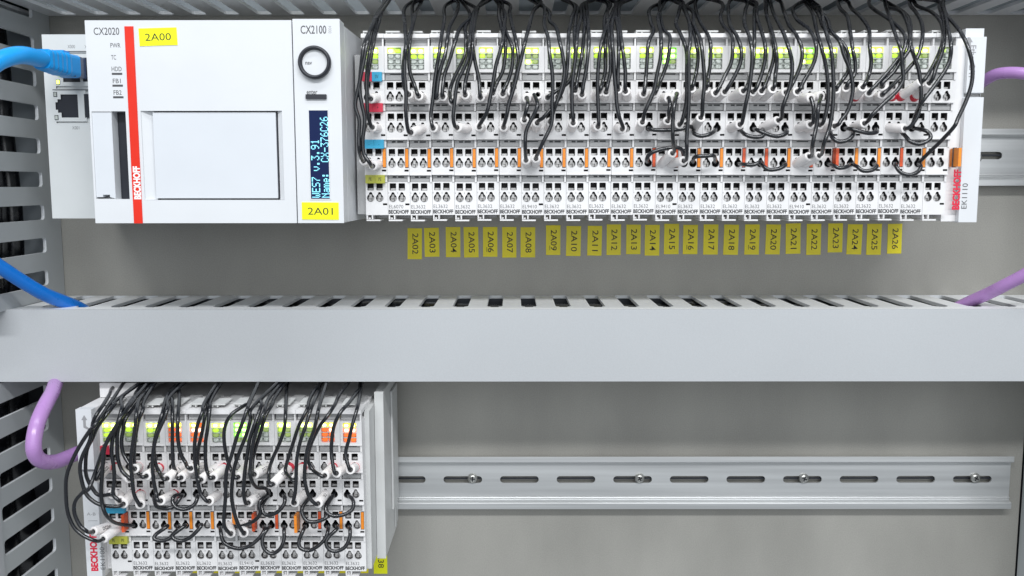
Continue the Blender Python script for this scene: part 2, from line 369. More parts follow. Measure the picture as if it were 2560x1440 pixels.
def screw(px, py, label, r=3.2):
    c = P(px, py, -7.2); mb = MB(); n = 24
    prof = [(r, -2.4), (r, -3.1), (r * .86, -4.0), (r * .55, -4.5)]
    vs = []
    for rad, y in prof: vs += [(rad * math.cos(2 * math.pi * k / n), y, rad * math.sin(2 * math.pi * k / n)) for k in range(n)]
    mb.add(vs, [(j * n + k, j * n + (k + 1) % n, (j + 1) * n + (k + 1) % n, (j + 1) * n + k) for j in range(3) for k in range(n)], 'screw', True)
    a0 = random.uniform(0, 1.5); loop = []
    w, l = 0.36, r * .5
    for q in range(4):
        a = a0 + q * math.pi / 2; ca, sa = math.cos(a), math.sin(a)
        for u, v in ((w, -w), (l, -w), (l, w)): loop.append((u * ca - v * sa, u * sa + v * ca))
    mb.plate(circ(0, 0, r * .55, n), [loop], front, -4.5, -3.3, 'screw', mw='dark', rim=False)
    mb.box(-l, l, -3.3, -3.2, -l, l, 'dark')
    tag(mb.build('screw', None, (c.x, -2.4, c.z)), label, 'screw', 'cross-head screws in the mounting rails')
screw(1181, 1198, 'cross-head screw in the lower rail, nearest to the terminal block')
screw(1600, 1198, 'cross-head screw in the lower rail, second from the terminal block')
screw(2012, 1198, 'cross-head screw in the lower rail, third from the terminal block')
screw(2442, 1197, 'cross-head screw at the far right end of the lower rail')
screw(2446, 394, 'cross-head screw in the upper rail beside the end coupler')

# ------------------------------------------------------------------ terminal slices
YL = -91.0
ROWY = [-90.0, -88.5, -87.0, -85.4]
SQ = [(-17.3, -21.2), (-33.4, -37.3), (-51.9, -55.7), (-70.1, -74.0)]
CZ = [-25.2, -41.2, -59.7, -78.0]
CXH = [2.7, 7.5]
BANDS = [(-16.6, -28.0), (-32.4, -46.9), (-51.1, -65.5), (-69.4, -87.2)]
STRIPZ = [(-12.6, -16.2), (-28.5, -31.9), (-47.4, -50.9), (-66.0, -69.3)]
YB = -79.0
def housing_mesh(kind='io'):
    mb = MB(); W = 11.86
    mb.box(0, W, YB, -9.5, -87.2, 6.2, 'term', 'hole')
    # face with the light window
    mb.plate(rr(0, W, -12.2, 1.0), [rr(1.5, 8.9, -11.0, 0.3, .3, 1)], front, YL, -86.0, 'term', mw='term')
    mb.box(0.02, W - .02, -85.95, YB - .02, -12.2, 1.0, 'term')
    mb.box(0, W, YL - .3, -88.5, 5.3, 7.3, 'term'); mb.box(0.03, W - .03, -88.45, -70, 4.8, 7.1, 'term')
    for r in range(4):
        zt, zb = BANDS[r]; y = ROWY[r]
        holes = [rr(c - 1.72, c + 1.72, SQ[r][1], SQ[r][0], .25, 1) for c in CXH] + [keyhole(c, CZ[r]) for c in CXH]
        if r in (1, 2): holes.append(rr(9.2, 11.5, zb + 1.6, zb + 2.6))
        if r == 3 and kind == 'gap': holes.append(rr(9.2, 11.5, -81.9, -80.9))
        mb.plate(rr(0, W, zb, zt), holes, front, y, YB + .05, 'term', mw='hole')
        # lighter lips round the holes
        for c in CXH:
            n = 30; a = keyhole(c, CZ[r], 2.28, 2.25, 1.2, n); b = keyhole(c, CZ[r], 2.0, 2.25, .95, n)
            mb.add([(p[0], y - .02, p[1]) for p in a] + [(p[0], y - .22, p[1]) for p in b], [(i, (i + 1) % n, n + (i + 1) % n, n + i) for i in range(n)], 'term', True)
            mb.add([(p[0], y - .22, p[1]) for p in b] + [(p[0], y + .6, p[1]) for p in b], [(i, (i + 1) % n, n + (i + 1) % n, n + i) for i in range(n)], 'term', True)
            # metal tongue low in the square opening
            mb.box(c - 1.5, c + 1.4, y + 1.8, y + 4.5, SQ[r][1] + .1, SQ[r][1] + 1.2, 'clamp')
        # lip along the band's lower edge
        if r < 3: mb.box(0.01, W - .01, y - .35, y + 1.0, zb - .35, zb + .25, 'term')
        if r == 0: mb.box(0.01, W - .01, YL - .2, YL + 1.5, -12.6, -12.0, 'term')
        # post between the marker strips
        zt2, zb2 = STRIPZ[r]
        mb.box(10.75, W - .02, y - .6, YB - .02, zb2 - .3, zt2 + .1, 'term')
        mb.box(0.02, 10.7, y + 2.2, YB - .04, zb2 - .3, zt2 + .1, 'term')
    return mb.mesh('housing')
HOUSING = {k: housing_mesh(k) for k in ('io', 'gap')}
mb = MB()
W = 11.86
CLIPS = []
for zz, s, cm in ((-90.4, 1, 'term'), (9.7, -1, 'bracket')):  # top clips coloured greyer to imitate the shade they stand in
    mb = MB(); e = zz + s * 3.1
    mb.box(0.2, 7.6, -85.5, -72, zz, zz + s * .75, cm)
    mb.box(0.2, .9, -85.5, -72.1, zz + s * .95, e + (s < 0) * 1.2, cm)
    mb.box(3.0, 3.7, -85.5, -72.2, zz + s * .95, e + (s < 0) * 1.2, cm)
    mb.box(1.05, 2.2, -83.5, -72.3, zz + s * .95, zz + s * 2.0, cm)
    mb.box(3.85, 10.5, -76, -60, zz + s * 1.3, zz + s * 3.1, 'strip')
    CLIPS.append(mb.mesh('mounting_clip'))
def strip_mesh(r, wide):
    mb = MB(); zt, zb = STRIPZ[r]; y = ROWY[r]
    ho = [rr(2.6, 8.8, zt - .95, zt - .35)] if wide else [rr(2.6, 4.7, zt - 1.2, zt - .35), rr(5.5, 8.8, zt - 1.2, zt - .35)]
    mb.plate(rr(.25, 10.55, zb, zt), ho, front, y + .4, y + 2.1, 'strip', mw='dark')
    for h in ho:
        xs = [p[0] for p in h]; zs = [p[1] for p in h]
        mb.add([(min(xs), y + 1.2, min(zs)), (max(xs), y + 1.2, min(zs)), (max(xs), y + 1.2, max(zs)), (min(xs), y + 1.2, max(zs))], [(0, 1, 2, 3)], 'dark')
    mb.box(.25, 10.55, y + .1, y + .38, zb, zb + .3, 'strip')
    return mb.mesh('marker_strip')
STRIP = {(r, w): strip_mesh(r, w) for r in range(4) for w in (0, 1)}
mb = MB(); mb.box(.25, 10.55, -88.2, -86.5, 1.3, 4.9, 'strip'); mb.box(10.8, 11.6, -90.4, -87, 1.0, 5.2, 'term'); TOPSTRIP = mb.mesh('marker_strip')
mb = MB(); mb.box(1.55, 8.85, -88.9, -86.1, -10.95, .25, 'window')
for k in (1, 2, 3): mb.box(1.6, 8.8, -90.3, -88.95, -2.75 * k - .05 - .15, -2.75 * k - .05 + .25, 'ledoff')
WINDOW = mb.mesh('led_window')
LEDM = {}
def led_mesh(m):
    if m not in LEDM:
        mb = MB(); n = 10; a = rr(-1.45, 1.45, -1.0, 1.0, .7, 2); b = rr(-1.05, 1.05, -.75, .75, .6, 2); n = len(a)
        mb.add([(p[0], -88.95, p[1]) for p in a] + [(p[0], -90.0, p[1]) for p in a] + [(p[0], -90.35, p[1]) for p in b],
               [(i, (i + 1) % n, n + (i + 1) % n, n + i) for i in range(n)] + [(n + i, n + (i + 1) % n, 2 * n + (i + 1) % n, 2 * n + i) for i in range(n)] + [], m, True); mb.add([(p[0], -90.36, p[1]) for p in b], [tuple(range(n))], {'led_on': 'led_core', 'led_green': 'led_gcore', 'led_yel': 'led_core', 'led_red': 'led_rcore'}.get(m, m))
        LEDM[m] = mb.mesh('led')
    return LEDM[m]
CLM = []
for r in range(4):
    mb = MB(); y = ROWY[r]
    mb.box(-1.5, 1.6, y + 1.9, y + 4.6, -1.75, .5, 'clamp'); mb.box(-.9, .5, y + 1.2, y + 1.85, -.2, 1.9, 'clamp'); mb.box(.25, .55, y + 1.5, y + 1.85, -1.9, -.3, 'hole')
    CLM.append(mb.mesh('wire_clamp'))
def tab_mesh(m, out):
    mb = MB(); y = ROWY[2]
    mb.box(9.85, 11.35, y - .45 - out, y + 4, -61.6, -51.9, m); mb.box(10.0, 11.2, y - .6 - out, y - .46 - out, -56.9, -56.4, m)
    mb.box(9.6, 11.6, y - .1, y + 1, -62.0, -51.5, 'hole'); return mb.mesh('release_tab')
TABS = {}
OCC = {}          # holes with a wire in them
HOLES = {}        # (block, k, c, r) -> world position
def slice_parts(root, block, k, x0, z0, leds, wide=False, text=None, tab=('orange', 0), gap=False, strips=True, tags=None, tabdx=0):
    link('housing', HOUSING['gap' if gap else 'io'], root)
    for q in CLIPS: link('mounting_clip', q, root)
    if strips: link('marker_strip', TOPSTRIP, root)
    w = link('led_window', WINDOW, root)
    for i, ch in enumerate(leds):
        m = {'N': 'led_on', 'P': 'led_green', 'g': 'led_glow', 'd': 'led_dim', 'o': 'ledoff', 'Y': 'led_yel', 'R': 'led_red', 'r': 'led_or'}[ch]
        link('led', led_mesh(m), w, (3.35 + 3.7 * (i % 2), 0, -1.35 - 2.75 * (i // 2)))
    for r in range(4):
        if tags and tags[r]:
            for c, (mm, tx) in enumerate(tags[r]):
                mb = MB(); zt, zb = STRIPZ[r]; mb.box(0.4 + 5.2 * c, 5.5 + 5.2 * c, ROWY[r] - 2.6, ROWY[r] + 2, zb - .9, zt + .2, mm)
                t = mb.build('marker_tag', root)
                if tx: lettering(t, tx, (2.95 + 5.2 * c, ROWY[r] - 2.63, (zt + zb) / 2 - .3), 1.9, 'ink', 0.62, 0.0, name='lettering')
        elif strips: link('marker_strip', STRIP[(r, 1 if (wide or r == 0) else 0)], root)
    if tab:
        if tab not in TABS: TABS[tab] = tab_mesh(*tab)
        link('release_tab', TABS[tab], root, (tabdx, 0, 0))
    for r in range(4):
        for c in range(2): HOLES[(block, k, c, r)] = Vector((x0 + CXH[c], ROWY[r], z0 + CZ[r]))
    if text:
        lettering(root, text, (4.3, ROWY[3] - .03, -82.55), 2.0, 'gink', width=7.6, bold=-0.004)
        lettering(root, 'BECKHOFF', (5.65, ROWY[3] - .03, -85.35), 2.05, 'ink', width=10.9, bold=0.04)
        for c in range(2): lettering(root, '48'[c], (CXH[c] - 2.35, ROWY[3] - .03, -75.3), 1.1, 'lgink', 0.7)
    return root

ZU0 = 71.0; XU0 = -67.1
ORD = ['first', 'second', 'third', 'fourth', 'fifth', 'sixth', 'seventh', 'eighth', 'ninth', 'tenth', 'eleventh', 'twelfth', 'thirteenth',
       'fourteenth', 'fifteenth', 'sixteenth', 'seventeenth', 'eighteenth', 'nineteenth', 'twentieth', 'twenty-first', 'twenty-second', 'twenty-third', 'twenty-fourth', 'twenty-fifth']
UL = {0: 'Ngoooooo', 6: 'NNddNdoo', 12: 'NPPPPdoo', 18: 'NPggNgoo', 3: 'NNdgoooo', 21: 'NNggdooo', 1: 'NNggoooo'}
for k in range(24):
    x0 = XU0 + 12 * k + random.uniform(-.04, .04); z0 = ZU0 + random.uniform(-.2, .2)
    pw = k in (6, 12, 18)
    root = thing('terminal_slice', '%s white terminal slice from the left in the upper row%s' % (ORD[k], ', wide marker slots' if pw else ''), 'terminal', (x0, 0, z0), 'white terminal slices of the upper row')
    tabm = ('orange', 0) if k not in (11, 12, 15, 16, 18, 22) else ('dorange', 0)
    if k == 19: tabm = ('dorange', 5)
    slice_parts(root, 'U', k, x0, z0, UL.get(k, 'NNgdoooo'), wide=pw, text={0: 'EL6070', 6: 'EL9410', 12: 'EL9410', 18: 'EL9410'}.get(k, 'EL3632'), tab=tabm, gap=k in (0, 6, 12, 18), tabdx=0)
ZL0 = -129.8; XL0 = -226.8
LLED = {1: 'NNgdddoo', 2: 'NNggddoo', 3: 'YYrRrrrr', 4: 'YrRRrrrr', 5: 'NNgdddoo', 6: 'PPPPPPdd', 7: 'PNddoooo', 8: 'NNgdddoo', 9: 'NNddddoo', 10: 'YYrRrrrr', 11: 'YYRRrrrr'}
for k in range(1, 12):
    x0 = XL0 + 12 * k; z0 = ZL0 + random.uniform(-.2, .2)
    root = thing('terminal_slice', '%s white terminal slice from the left in the lower block%s' % (ORD[k - 1], ', orange lights on' if k in (3, 4, 10, 11) else ', green lights on'), 'terminal', (x0, 0, z0), 'white terminal slices of the lower block')
    tabm = {7: ('dorange', 0), 9: ('dorange', 0), 6: ('dorange', 4), 8: ('orange', 6)}.get(k, ('orange', 0))
    slice_parts(root, 'L', k, x0, z0, LLED[k], wide=(k == 6), text='EL9410' if k == 6 else 'EL3632', tab=tabm, gap=(k in (6,)))

# ------------------------------------------------------------------ end coupler, upper right
rx = XU0 + 288; root = thing('bus_coupler', 'white end coupler closing the upper terminal row on the right, red lettering', 'terminal', (rx, 0, ZU0))
slice_parts(root, 'U', 24, rx, ZU0, 'Nooooooo', wide=True, tab=('orange', 5), gap=True, tabdx=4.6)
mb = MB(); xa, xb = 240.6 - rx, 250.4 - rx
mb.plate([(xa, -91.5), (xb, -91.5), (xb, 11.2), (xa, 11.2)], [rr(xa + .8, xb - .2, -24.4, -22.9)], front, -82, -70, 'white', mw='strip')
mb.box(xa, xb, -69.9, -9.5, -91.5, 11.2, 'white'); mb.box(xa + .85, xb - .25, -81.2, -70.1, -24.35, -22.95, 'strip')
mb.box(xa + .5, xb, -85, -82.05, -22.6, 6.4, 'white'); mb.box(xa, xb, -85.6, -82.06, -91.3, -25, 'white')
mb.add([(11.9, -82, -91), (xa, -82, -91), (xa, -82, 5), (11.9, -82, 5)], [(0, 1, 2, 3)], 'term')
mb.box(11.9, xa - .02, -81.9, -9.5, -90, 6, 'term')
bevel(mb.build('side_cover', root), .3, 2)
zz = lambda py, Y=-85.7: P(2400, py, Y).z - ZU0
lettering(root, 'BECKHOFF', (P(2391, 474, -85.7).x - rx, -85.75, zz(474)), 3.8, 'rink', width=21.5, bold=.05, rot=-90)
lettering(root, 'EK1110', (P(2411, 490, -85.7).x - rx, -85.75, zz(490)), 3.0, 'gink', width=13.5, bold=-.005, rot=-90)
lettering(root, 'EtherCAT', (P(2432, 155, -85.2).x - rx, -85.1, zz(155)), 3.2, 'lgink', width=17.5, bold=.012, rot=90)
mb = MB(); mb.prism([(-1.6, 0), (0, 2.6), (1.6, 0), (.6, 0), (.6, -2.6), (-.6, -2.6), (-.6, 0)], front, 0, .1, 'lgink')
mb.build('arrow_mark', root, (P(2424, 105, -85).x - rx, -85.15, zz(105)))

# ------------------------------------------------------------------ couplers: supply section of the power unit, upper left
def face_box(mb, px0, py0, px1, py1, Y, yb, m, org=(0, 0), mf=None):
    a = P((px0), (py0 + py1) / 2, Y).x; b = P(px1, (py0 + py1) / 2, Y).x
    c = P((px0 + px1) / 2, py0, Y).z; d = P((px0 + px1) / 2, py1, Y).z
    mb.box(a - org[0], b - org[0], Y, yb, d - org[1], c - org[1], m, mf); return a, b, d, c
def R4(px0, py0, px1, py1, Y, org=(0, 0)):
    a = P((px0), (py0 + py1) / 2, Y).x - org[0]; b = P(px1, (py0 + py1) / 2, Y).x - org[0]
    return rr(a, b, P((px0 + px1) / 2, py1, Y).z - org[1], P((px0 + px1) / 2, py0, Y).z - org[1])

# power supply unit
YC = -113.0; XS = -109.6; XE = -85.9; CT, CB = 81.3, -19.3
pw = thing('power_supply', 'white power supply unit with round black-ringed knob and blue text display', 'controller', (XS, 0, CB))
O = (XS, CB)
mb = MB()
mb.box(0.25, XE - XS, YC, YC + 12, 0, CT - CB + .6, 'white')
mb.prism([(0.25, YC + 12.05), (XE - XS, YC + 12.05), (XE - XS + 1.6, -60), (XE - XS + 1.6, -20), (0.25, -20)], lambda a, b, d: (a, b, d), .2, CT - CB - .9, 'white')
bevel(mb.build('housing', pw), .5, 2)
mb = MB(); mb.box(XE - XS + 1.9, -79.2 - XS, -83, -10, 3.5, 88, 'strip'); mb.build('side_spacer', pw)
sup = link('supply_section', None, pw, (-79.1 - XS, 0, ZU0 - CB))
pwr = (('tagred', None), ('tagblue', '0V'))
# supply section is part of the unit: its pieces hang one level down
def supply(rootobj, block, k, x0, z0, lx, leds, tags, strips, tab):
    slice_parts(rootobj, block, k, x0, z0, leds, wide=False, text=None, tab=tab, gap=True, strips=strips, tags=tags)
# shift the pieces by building them under the unit with an offset
def supply_under(unit, off, block, k, x0, z0, leds, tags, tab):
    before = set(unit.children)
    supply(unit, block, k, x0, z0, 0, leds, tags, True, tab)
    for ch in unit.children:
        if ch not in before: ch.location = Vector(ch.location) + Vector(off) * S
bpy.data.objects.remove(sup)
supply_under(pw, (-79.1 - XS, 0, ZU0 - CB), 'U', -1, -79.1, ZU0, 'NNggoddo',
             [(('tagred', '+'), ('tagblue', '0V')), (('tagred', '+'), ('tagred', '+')), (('tagblue', '-'), ('tagblue', '-')), (('tagpe', 'PE'), ('tagpe', 'PE'))], ('orange', 0))
# knob
c = P(788, 157, YC); n = 40
mb = MB(); vs = []
prof = [(8.1, 0), (8.1, -2.6), (7.5, -3.3), (6.9, -3.3), (6.45, -2.8), (6.4, -.4)]
for rad, y in prof: vs += [(rad * math.cos(2 * math.pi * q / n), y, rad * math.sin(2 * math.pi * q / n)) for q in range(n)]
mb.add(vs, [(j * n + q, j * n + (q + 1) % n, (j + 1) * n + (q + 1) % n, (j + 1) * n + q) for j in range(len(prof) - 1) for q in range(n)], 'dark', True)
ring = mb.build('knob_ring', pw, (c.x - XS, YC, c.z - CB))
mb = MB(); mb.plate(circ(0, 0, 6.2, 40), [], front, -1.2, .3, 'white'); kb = bevel(mb.build('knob', pw, (c.x - XS, YC, c.z - CB)), .3, 2)
lettering(kb, 'nav', (-3.0, -1.24, 0), 2.0, 'gink', 0.9, .02)
mb = MB(); a = P(791, 242, YC); mb.box(-5.2, 5.2, -1.1, .3, -1.15, 1.15, 'dark'); bevel(mb.build('enter_key', pw, (a.x - XS, YC, a.z - CB)), .25, 2)
a = P(780, 229.5, YC); lettering(pw, 'enter', (a.x - XS, YC - .03, a.z - CB), 2.4, 'gink', width=5.4, bold=.02)
a = P(783.5, 73.5, YC); lettering(pw, 'CX2100', (a.x - XS, YC - .03, a.z - CB), 4.1, 'gink', width=12.8, bold=.01)
a = P(824.5, 74, YC); lettering(pw, '0004', (a.x - XS, YC - .03, a.z - CB), 1.6, 'lgink', width=3.6, bold=-.01, rot=-90)
# display
dx0 = P(775, 386, YC).x; dx1 = P(822, 386, YC).x; dz1 = P(795, 276, YC).z; dz0 = P(802, 497, YC).z
mb = MB(); mb.plate(rr(dx0 - .5 - XS, dx1 + .5 - XS, dz0 - .5 - CB, dz1 + .5 - CB), [rr(dx0 - XS, dx1 - XS, dz0 - CB, dz1 - CB)], front, YC - .25, YC - .05, 'white')
mb.build('display_frame', pw)
mb = MB(); mb.box(dx0 - XS, dx1 - XS, YC - .12, YC - .04, dz0 - CB, dz1 - CB, 'screen'); scr = mb.build('display_screen', pw)
FONT = {'W': '1000110001100011000110101110111000101'[:35], 'E': '11111100001000011110100001000011111', 'S': '01111100001000001110000010000111110', '7': '11111000010001000100010000100001000',
        'v': '00000000001000110001100010101000100', '.': '00000000000000000000000000110001100', '3': '11111000100010000010000011000101110', '9': '01110100011000101111000010001001100',
        '1': '00100011000010000100001000010001110', 'N': '10001110011010110011100011000110001', 'a': '00000000000111000001011111000101111', 'm': '00000000001101010101101011010110101',
        'e': '00000000000111010001111111000001110', ':': '00000011000110000000011000110000000', 'C': '01110100011000010000100001000101110', 'X': '10001100010101000100010101000110001',
        '-': '00000000000000011111000000000000000', '6': '00110010001000011110100011000101110', '2': '01110100010000100010001000100011111', ' ': '0' * 35}
FONT['W'] = '10001100011000110101101011010101010'
def dots(s, px, py0, py1, name):
    """dot-matrix line reading upwards; px = pixel x of the line's middle"""
    mb = MB(); n = len(s); a = P(px, py0, YC); b = P(px, py1, YC); step = (b.z - a.z) / (n * 6 - 1)
    for i, ch in enumerate(s):
        for r in range(7):
            for q in range(5):
                if FONT[ch][r * 5 + q] == '1':
                    x = (r - 3) * .60; z = (i * 6 + q + .5) * step
                    h = .285; v = step * .47
                    mb.add([(x - h, 0, z - v), (x + h, 0, z - v), (x + h, 0, z + v), (x - h, 0, z + v)], [(0, 1, 2, 3)], 'pixel')
    return mb.build(name, scr, (a.x - XS, YC - .16, a.z - CB))
dots('WES7 v.3.91', 791, 494, 349, 'lettering')
dots('Name:  CX-376C26', 815, 494, 292, 'lettering')

# ------------------------------------------------------------------ controller (left)
X0 = -212.6; X1 = XS - .35
ct = thing('controller', 'large white industrial controller with red stripe, square door and port panel', 'controller', (X0, 0, CB))
O = (X0, CB)
mb = MB()
h1 = R4(384 - 27, 277, 708, 500, YC, O); h2 = R4(284, 278, 319, 498, YC, O); h3 = R4(229, 279, 283.6, 497, YC, O)
h3 = [(max(p[0], 1.0), p[1]) for p in h3]
mb.plate(rr(0, X1 - X0, 0, CT - CB), [h1, h2, h3], front, YC, YC + 7, 'white')
mb.box(0.05, X1 - X0 - .05, YC + 7.05, -35, 0.05, CT - CB - .05, 'white')
xs = [p[0] for p in h2]; zs = [p[1] for p in h2]
mb.box(min(xs), max(xs), YC + 6.6, YC + 7.0, min(zs), max(zs), 'dark')
bevel(mb.build('housing', ct), .3, 2)
mb = MB(); xs = [p[0] for p in h1]; zs = [p[1] for p in h1]; a0, a1, b0, b1 = min(xs), max(xs), min(zs), max(zs)
d0 = P(385, 388, YC).x - X0; d1 = P(694, 388, YC).x - X0
# sloping cheeks left and right of the door
mb.prism([(a0, YC + .5), (a0, YC + 6.9), (d0 - .3, YC + 6.9), (d0 - .3, YC + 3.4)], lambda a, b, d: (a, b, d), b0 + .1, b1 - .1, 'white')
mb.build('recess_cheek', ct); mb = MB()
mb.prism([(a1, YC + .4), (a1, YC + 6.9), (d1 + .25, YC + 6.9), (d1 + .25, YC + 1.9)], lambda a, b, d: (a, b, d), b0 + .1, b1 - .1, 'white')
mb.build('recess_cheek', ct)
mb = MB(); mb.box(d0, d1 - .6, YC + .7, YC + 6.5, b0 + .9, b1 - .8, 'door'); bevel(mb.build('front_door', ct), .35, 2)
mb = MB(); mb.box(d1 - .55, d1 + .1, YC + 1.6, YC + 6.6, b0 + .8, b1 - .7, 'dark'); mb.build('door_hinge', ct)
mb = MB(); xs = [p[0] for p in h3]; zs = [p[1] for p in h3]
o_, q_ = min(xs) + .05, max(xs) - .05; u_, v_ = min(zs) + .05, max(zs) - .3
nx = P(266, 490, YC).x - X0
mb.prism([(o_, u_ + .8), (nx - 1.9, u_ + .8), (nx - 1.9, u_ + 2.0), (nx + 1.7, u_ + 2.0), (nx + 1.7, u_ + .8), (q_, u_), (q_, v_), (o_, v_)], front, YC + .35, YC + 6.5, 'door')
mb.build('battery_door', ct)
mb = MB(); a = P(323.5, 311, YC).x - X0; b = P(345.5, 311, YC).x - X0
mb.box(a, b, YC - .35, YC - .02, -.1, P(335, 66, YC).z - CB, 'red'); st = mb.build('red_stripe', ct)
e = P(342, 457, YC - .36)
lettering(st, 'BECKHOFF', (e.x - X0, YC - .4, e.z - CB), 3.4, 'wink', width=16.6, bold=.045, rot=-90)
def ctext(s, px0, py0, px1, py1, m, bold=0.004):
    a = P((px0 + px1) / 2, (py0 + py1) / 2, YC); w = P(px1, py0, YC).x - P(px0, py0, YC).x; h = P(px0, py0, YC).z - P(px0, py1, YC).z
    lettering(ct, s, (a.x - X0, YC - .03, a.z - CB), h, m, width=w, bold=bold)
ctext('CX2020', 234, 68, 298, 87, 'gink'); ctext('PWR', 276, 107, 301, 119, 'gink'); ctext('TC', 278, 137, 290, 149, 'gink')
ctext('HDD', 279, 166, 304, 178, 'gink'); ctext('FB1', 282, 196, 302, 208, 'gink'); ctext('FB2', 284, 225, 304, 237, 'gink')
for y in (182, 211.5, 240.5):
    mb = MB(); t = y - 182
    face_box(mb, 279.5 + t * .055, y, 305.5 + t * .055, y + 5.2, YC - .06, YC - .02, 'gink', O); mb.build('status_lens', ct)
# port panel, set back on the left
YP = -75.0
mb = MB(); pa, pb = P(117.5, 316, YP).x - X0, 3.0; pt, pbm = P(160, 86, YP).z - CB, P(170, 546, YP).z - CB
holes = [R4(138, 131, 300, 222, YP, O), R4(139, 225, 300, 308, YP, O)]
holes = [[(min(p[0], pb - .8), p[1]) for p in h] for h in holes]
mb.plate(rr(pa, pb, pbm, pt), holes, front, YP, YP + .8, 'port_plate', mw='dark')
mb.box(pa, pb, YP + .85, -12, pbm, pt, 'port_plate')
bevel(mb.build('port_panel', ct), .15, 1)
def jack(px, py, plug=False, cut=None):
    a = P(px, py, YP); lo = []
    ho = [[(-4.6, -6.2), (4.6, -6.2), (4.6, 6.2), (-4.6, 6.2), (-4.6, 3.6), (-6.4, 3.6), (-6.4, 2.0), (-7.6, 2.0), (-7.6, -2.0), (-6.4, -2.0), (-6.4, -3.6), (-4.6, -3.6)]]
    mb = MB(); x0, x1, z0, z1 = -9.2, 9.0, -8.3, 8.3
    if cut: x1 = cut
    if x1 > 6:
        mb.plate(rr(x0, x1, z0, z1), ho, front, YP - .05, YP + .75, 'port_plate', mw='dark')
    mb.box(-7.7, 4.7, YP + .7, YP + .82, -6.3, 6.3, 'dark')
    j = mb.build('network_port', ct, (a.x - X0, 0, a.z - CB))
    for s in (1, -1):
        mb = MB(); m = 'led_on' if (plug and s < 0) else 'window'
        mb.box(-8.4, -6.4, YP - .25, YP - .06, s * 6.2 - 1.3, s * 6.2 + 1.3, 'dark'); mb.box(-8.1, -6.7, YP - .35, YP - .26, s * 6.2 - 1.0, s * 6.2 + 1.0, m)
        mb.build('port_light', j)
jack(174, 265); jack(178, 176, True)
mb = MB(); face_box(mb, 211, 235, 227, 294, YP - .1, YP + .6, 'dark', O); mb.build('screen_port', ct)
mb = MB(); face_box(mb, 206, 144, 222, 204, YP - .1, YP + .6, 'dark', O); mb.build('screen_port', ct)
for s, a, b, c_, d_ in (('X000', 169.5, 112, 187, 120.5), ('X001', 181, 315, 198, 323.5)):
    e = P((a + c_) / 2, (b + d_) / 2, YP); lettering(ct, s, (e.x - X0, YP - .03, e.z - CB), 1.9, 'gink', width=3.9, bold=-.01)
for s, a, b in (('X100', 216, 116.5), ('X101', 229, 319)):
    e = P(a, b, YP); lettering(ct, s, (e.x - X0 + 1, YP - .03, e.z - CB), 1.9, 'gink', width=3.9, bold=-.01)
for y in (127.5, 223.5):
    mb = MB(); face_box(mb, 131, y, 300, y + 2, YP - .06, YP - .02, 'dark', O); mb.build('panel_seam', ct)

# ------------------------------------------------------------------ lower coupler
rx = XL0; lc = thing('bus_coupler', 'white coupler at the left end of the lower block where the purple cable plugs in', 'terminal', (rx, 0, ZL0))
slice_parts(lc, 'L', 0, rx, ZL0, 'NNgNggdo', wide=True, tab=('dorange', 5), gap=True,
            tags=[(('tagred', None), ('term', None)), None, (('tagblue', None), ('tagblue', None)), (('tagpe', 'PE'), ('tagpe', 'PE'))])
mb = MB(); xa, xb = -240.2 - rx, -231.6 - rx
mb.box(xa, xb, -89.5, -84, -26.5, 7.5, 'white'); mb.box(xa, xb, -87, -84, -91.3, -28.2, 'white')
mb.box(xa, xb - .02, -83.9, -12, -91, 7.2, 'term'); mb.box(xb + .03, -.1, -80, -12, -88, 5, 'term')
mb.box(xa - 6.5, xa - .05, -70, -12, -96, -16, 'term')
mb.box(xa + 1, 10, -62, -14, 7.6, 16, 'term')
bevel(mb.build('side_cover', lc), .3, 2)
mb = MB(); mb.box(xa - 6.4, xa - .3, -76, -70.1, -34, -18, 'strip'); mb.build('network_port', lc)
zz = lambda py, Y=-87.1: P(240, py, Y).z - ZL0
lettering(lc, 'BECKHOFF', (P(234, 1378, -87).x - rx, -87.04, zz(1382)), 3.8, 'rink', width=21.5, bold=.05, rot=-90)
lettering(lc, 'EK1100', (P(256, 1396, -87).x - rx, -87.04, zz(1396)), 2.8, 'gink', width=13.0, bold=-.005, rot=-90)
lettering(lc, 'A-B', (P(228, 1285, -87).x - rx, -87.04, zz(1285)), 1.8, 'lgink', width=5)
mb = MB(); mb.box(-2.6, 2.6, 0, .05, -.12, .12, 'lgink'); mb.build('printed_line', lc, (P(232, 1302, -87).x - rx, -87.06, zz(1302)))
mb = MB(); mb.prism([(-1.6, 0), (0, 2.8), (1.6, 0), (.7, 0), (.7, -3.4), (2.4, -4.6), (2.0, -5.6), (-.7, -4.2), (-.7, 0)], front, 0, .1, 'lgink')
mb.build('arrow_mark', lc, (P(211, 1050, -89.5).x - rx, -89.62, zz(1050, -89.5)))

# end bracket of the lower block
eb = thing('end_bracket', 'tall pale grey end bracket clamping the lower block on its right side', 'bracket', (-80.5, 0, -170))
mb = MB(); mb.box(0.2, 5.4, -62, -10, P(950, 1396, -62).z + 170, P(950, 980, -62).z + 170, 'bracket'); bevel(mb.build('clamp_body', eb), .4, 2)
mb = MB(); q = P(983, 1150, -34).x + 80.5; mb.box(5.6, q, -34, -10.5, -30, P(975, 975, -30).z + 170, 'bracket'); mb.box(5.6, q - .8, -22, -9.2, -46, -30.1, 'bracket')
bevel(mb.build('clamp_foot', eb), .4, 2)
mb = MB(); mb.box(-2.9, -.05, -80, -10, -48, 44, 'bracket'); mb.build('end_plate', eb)

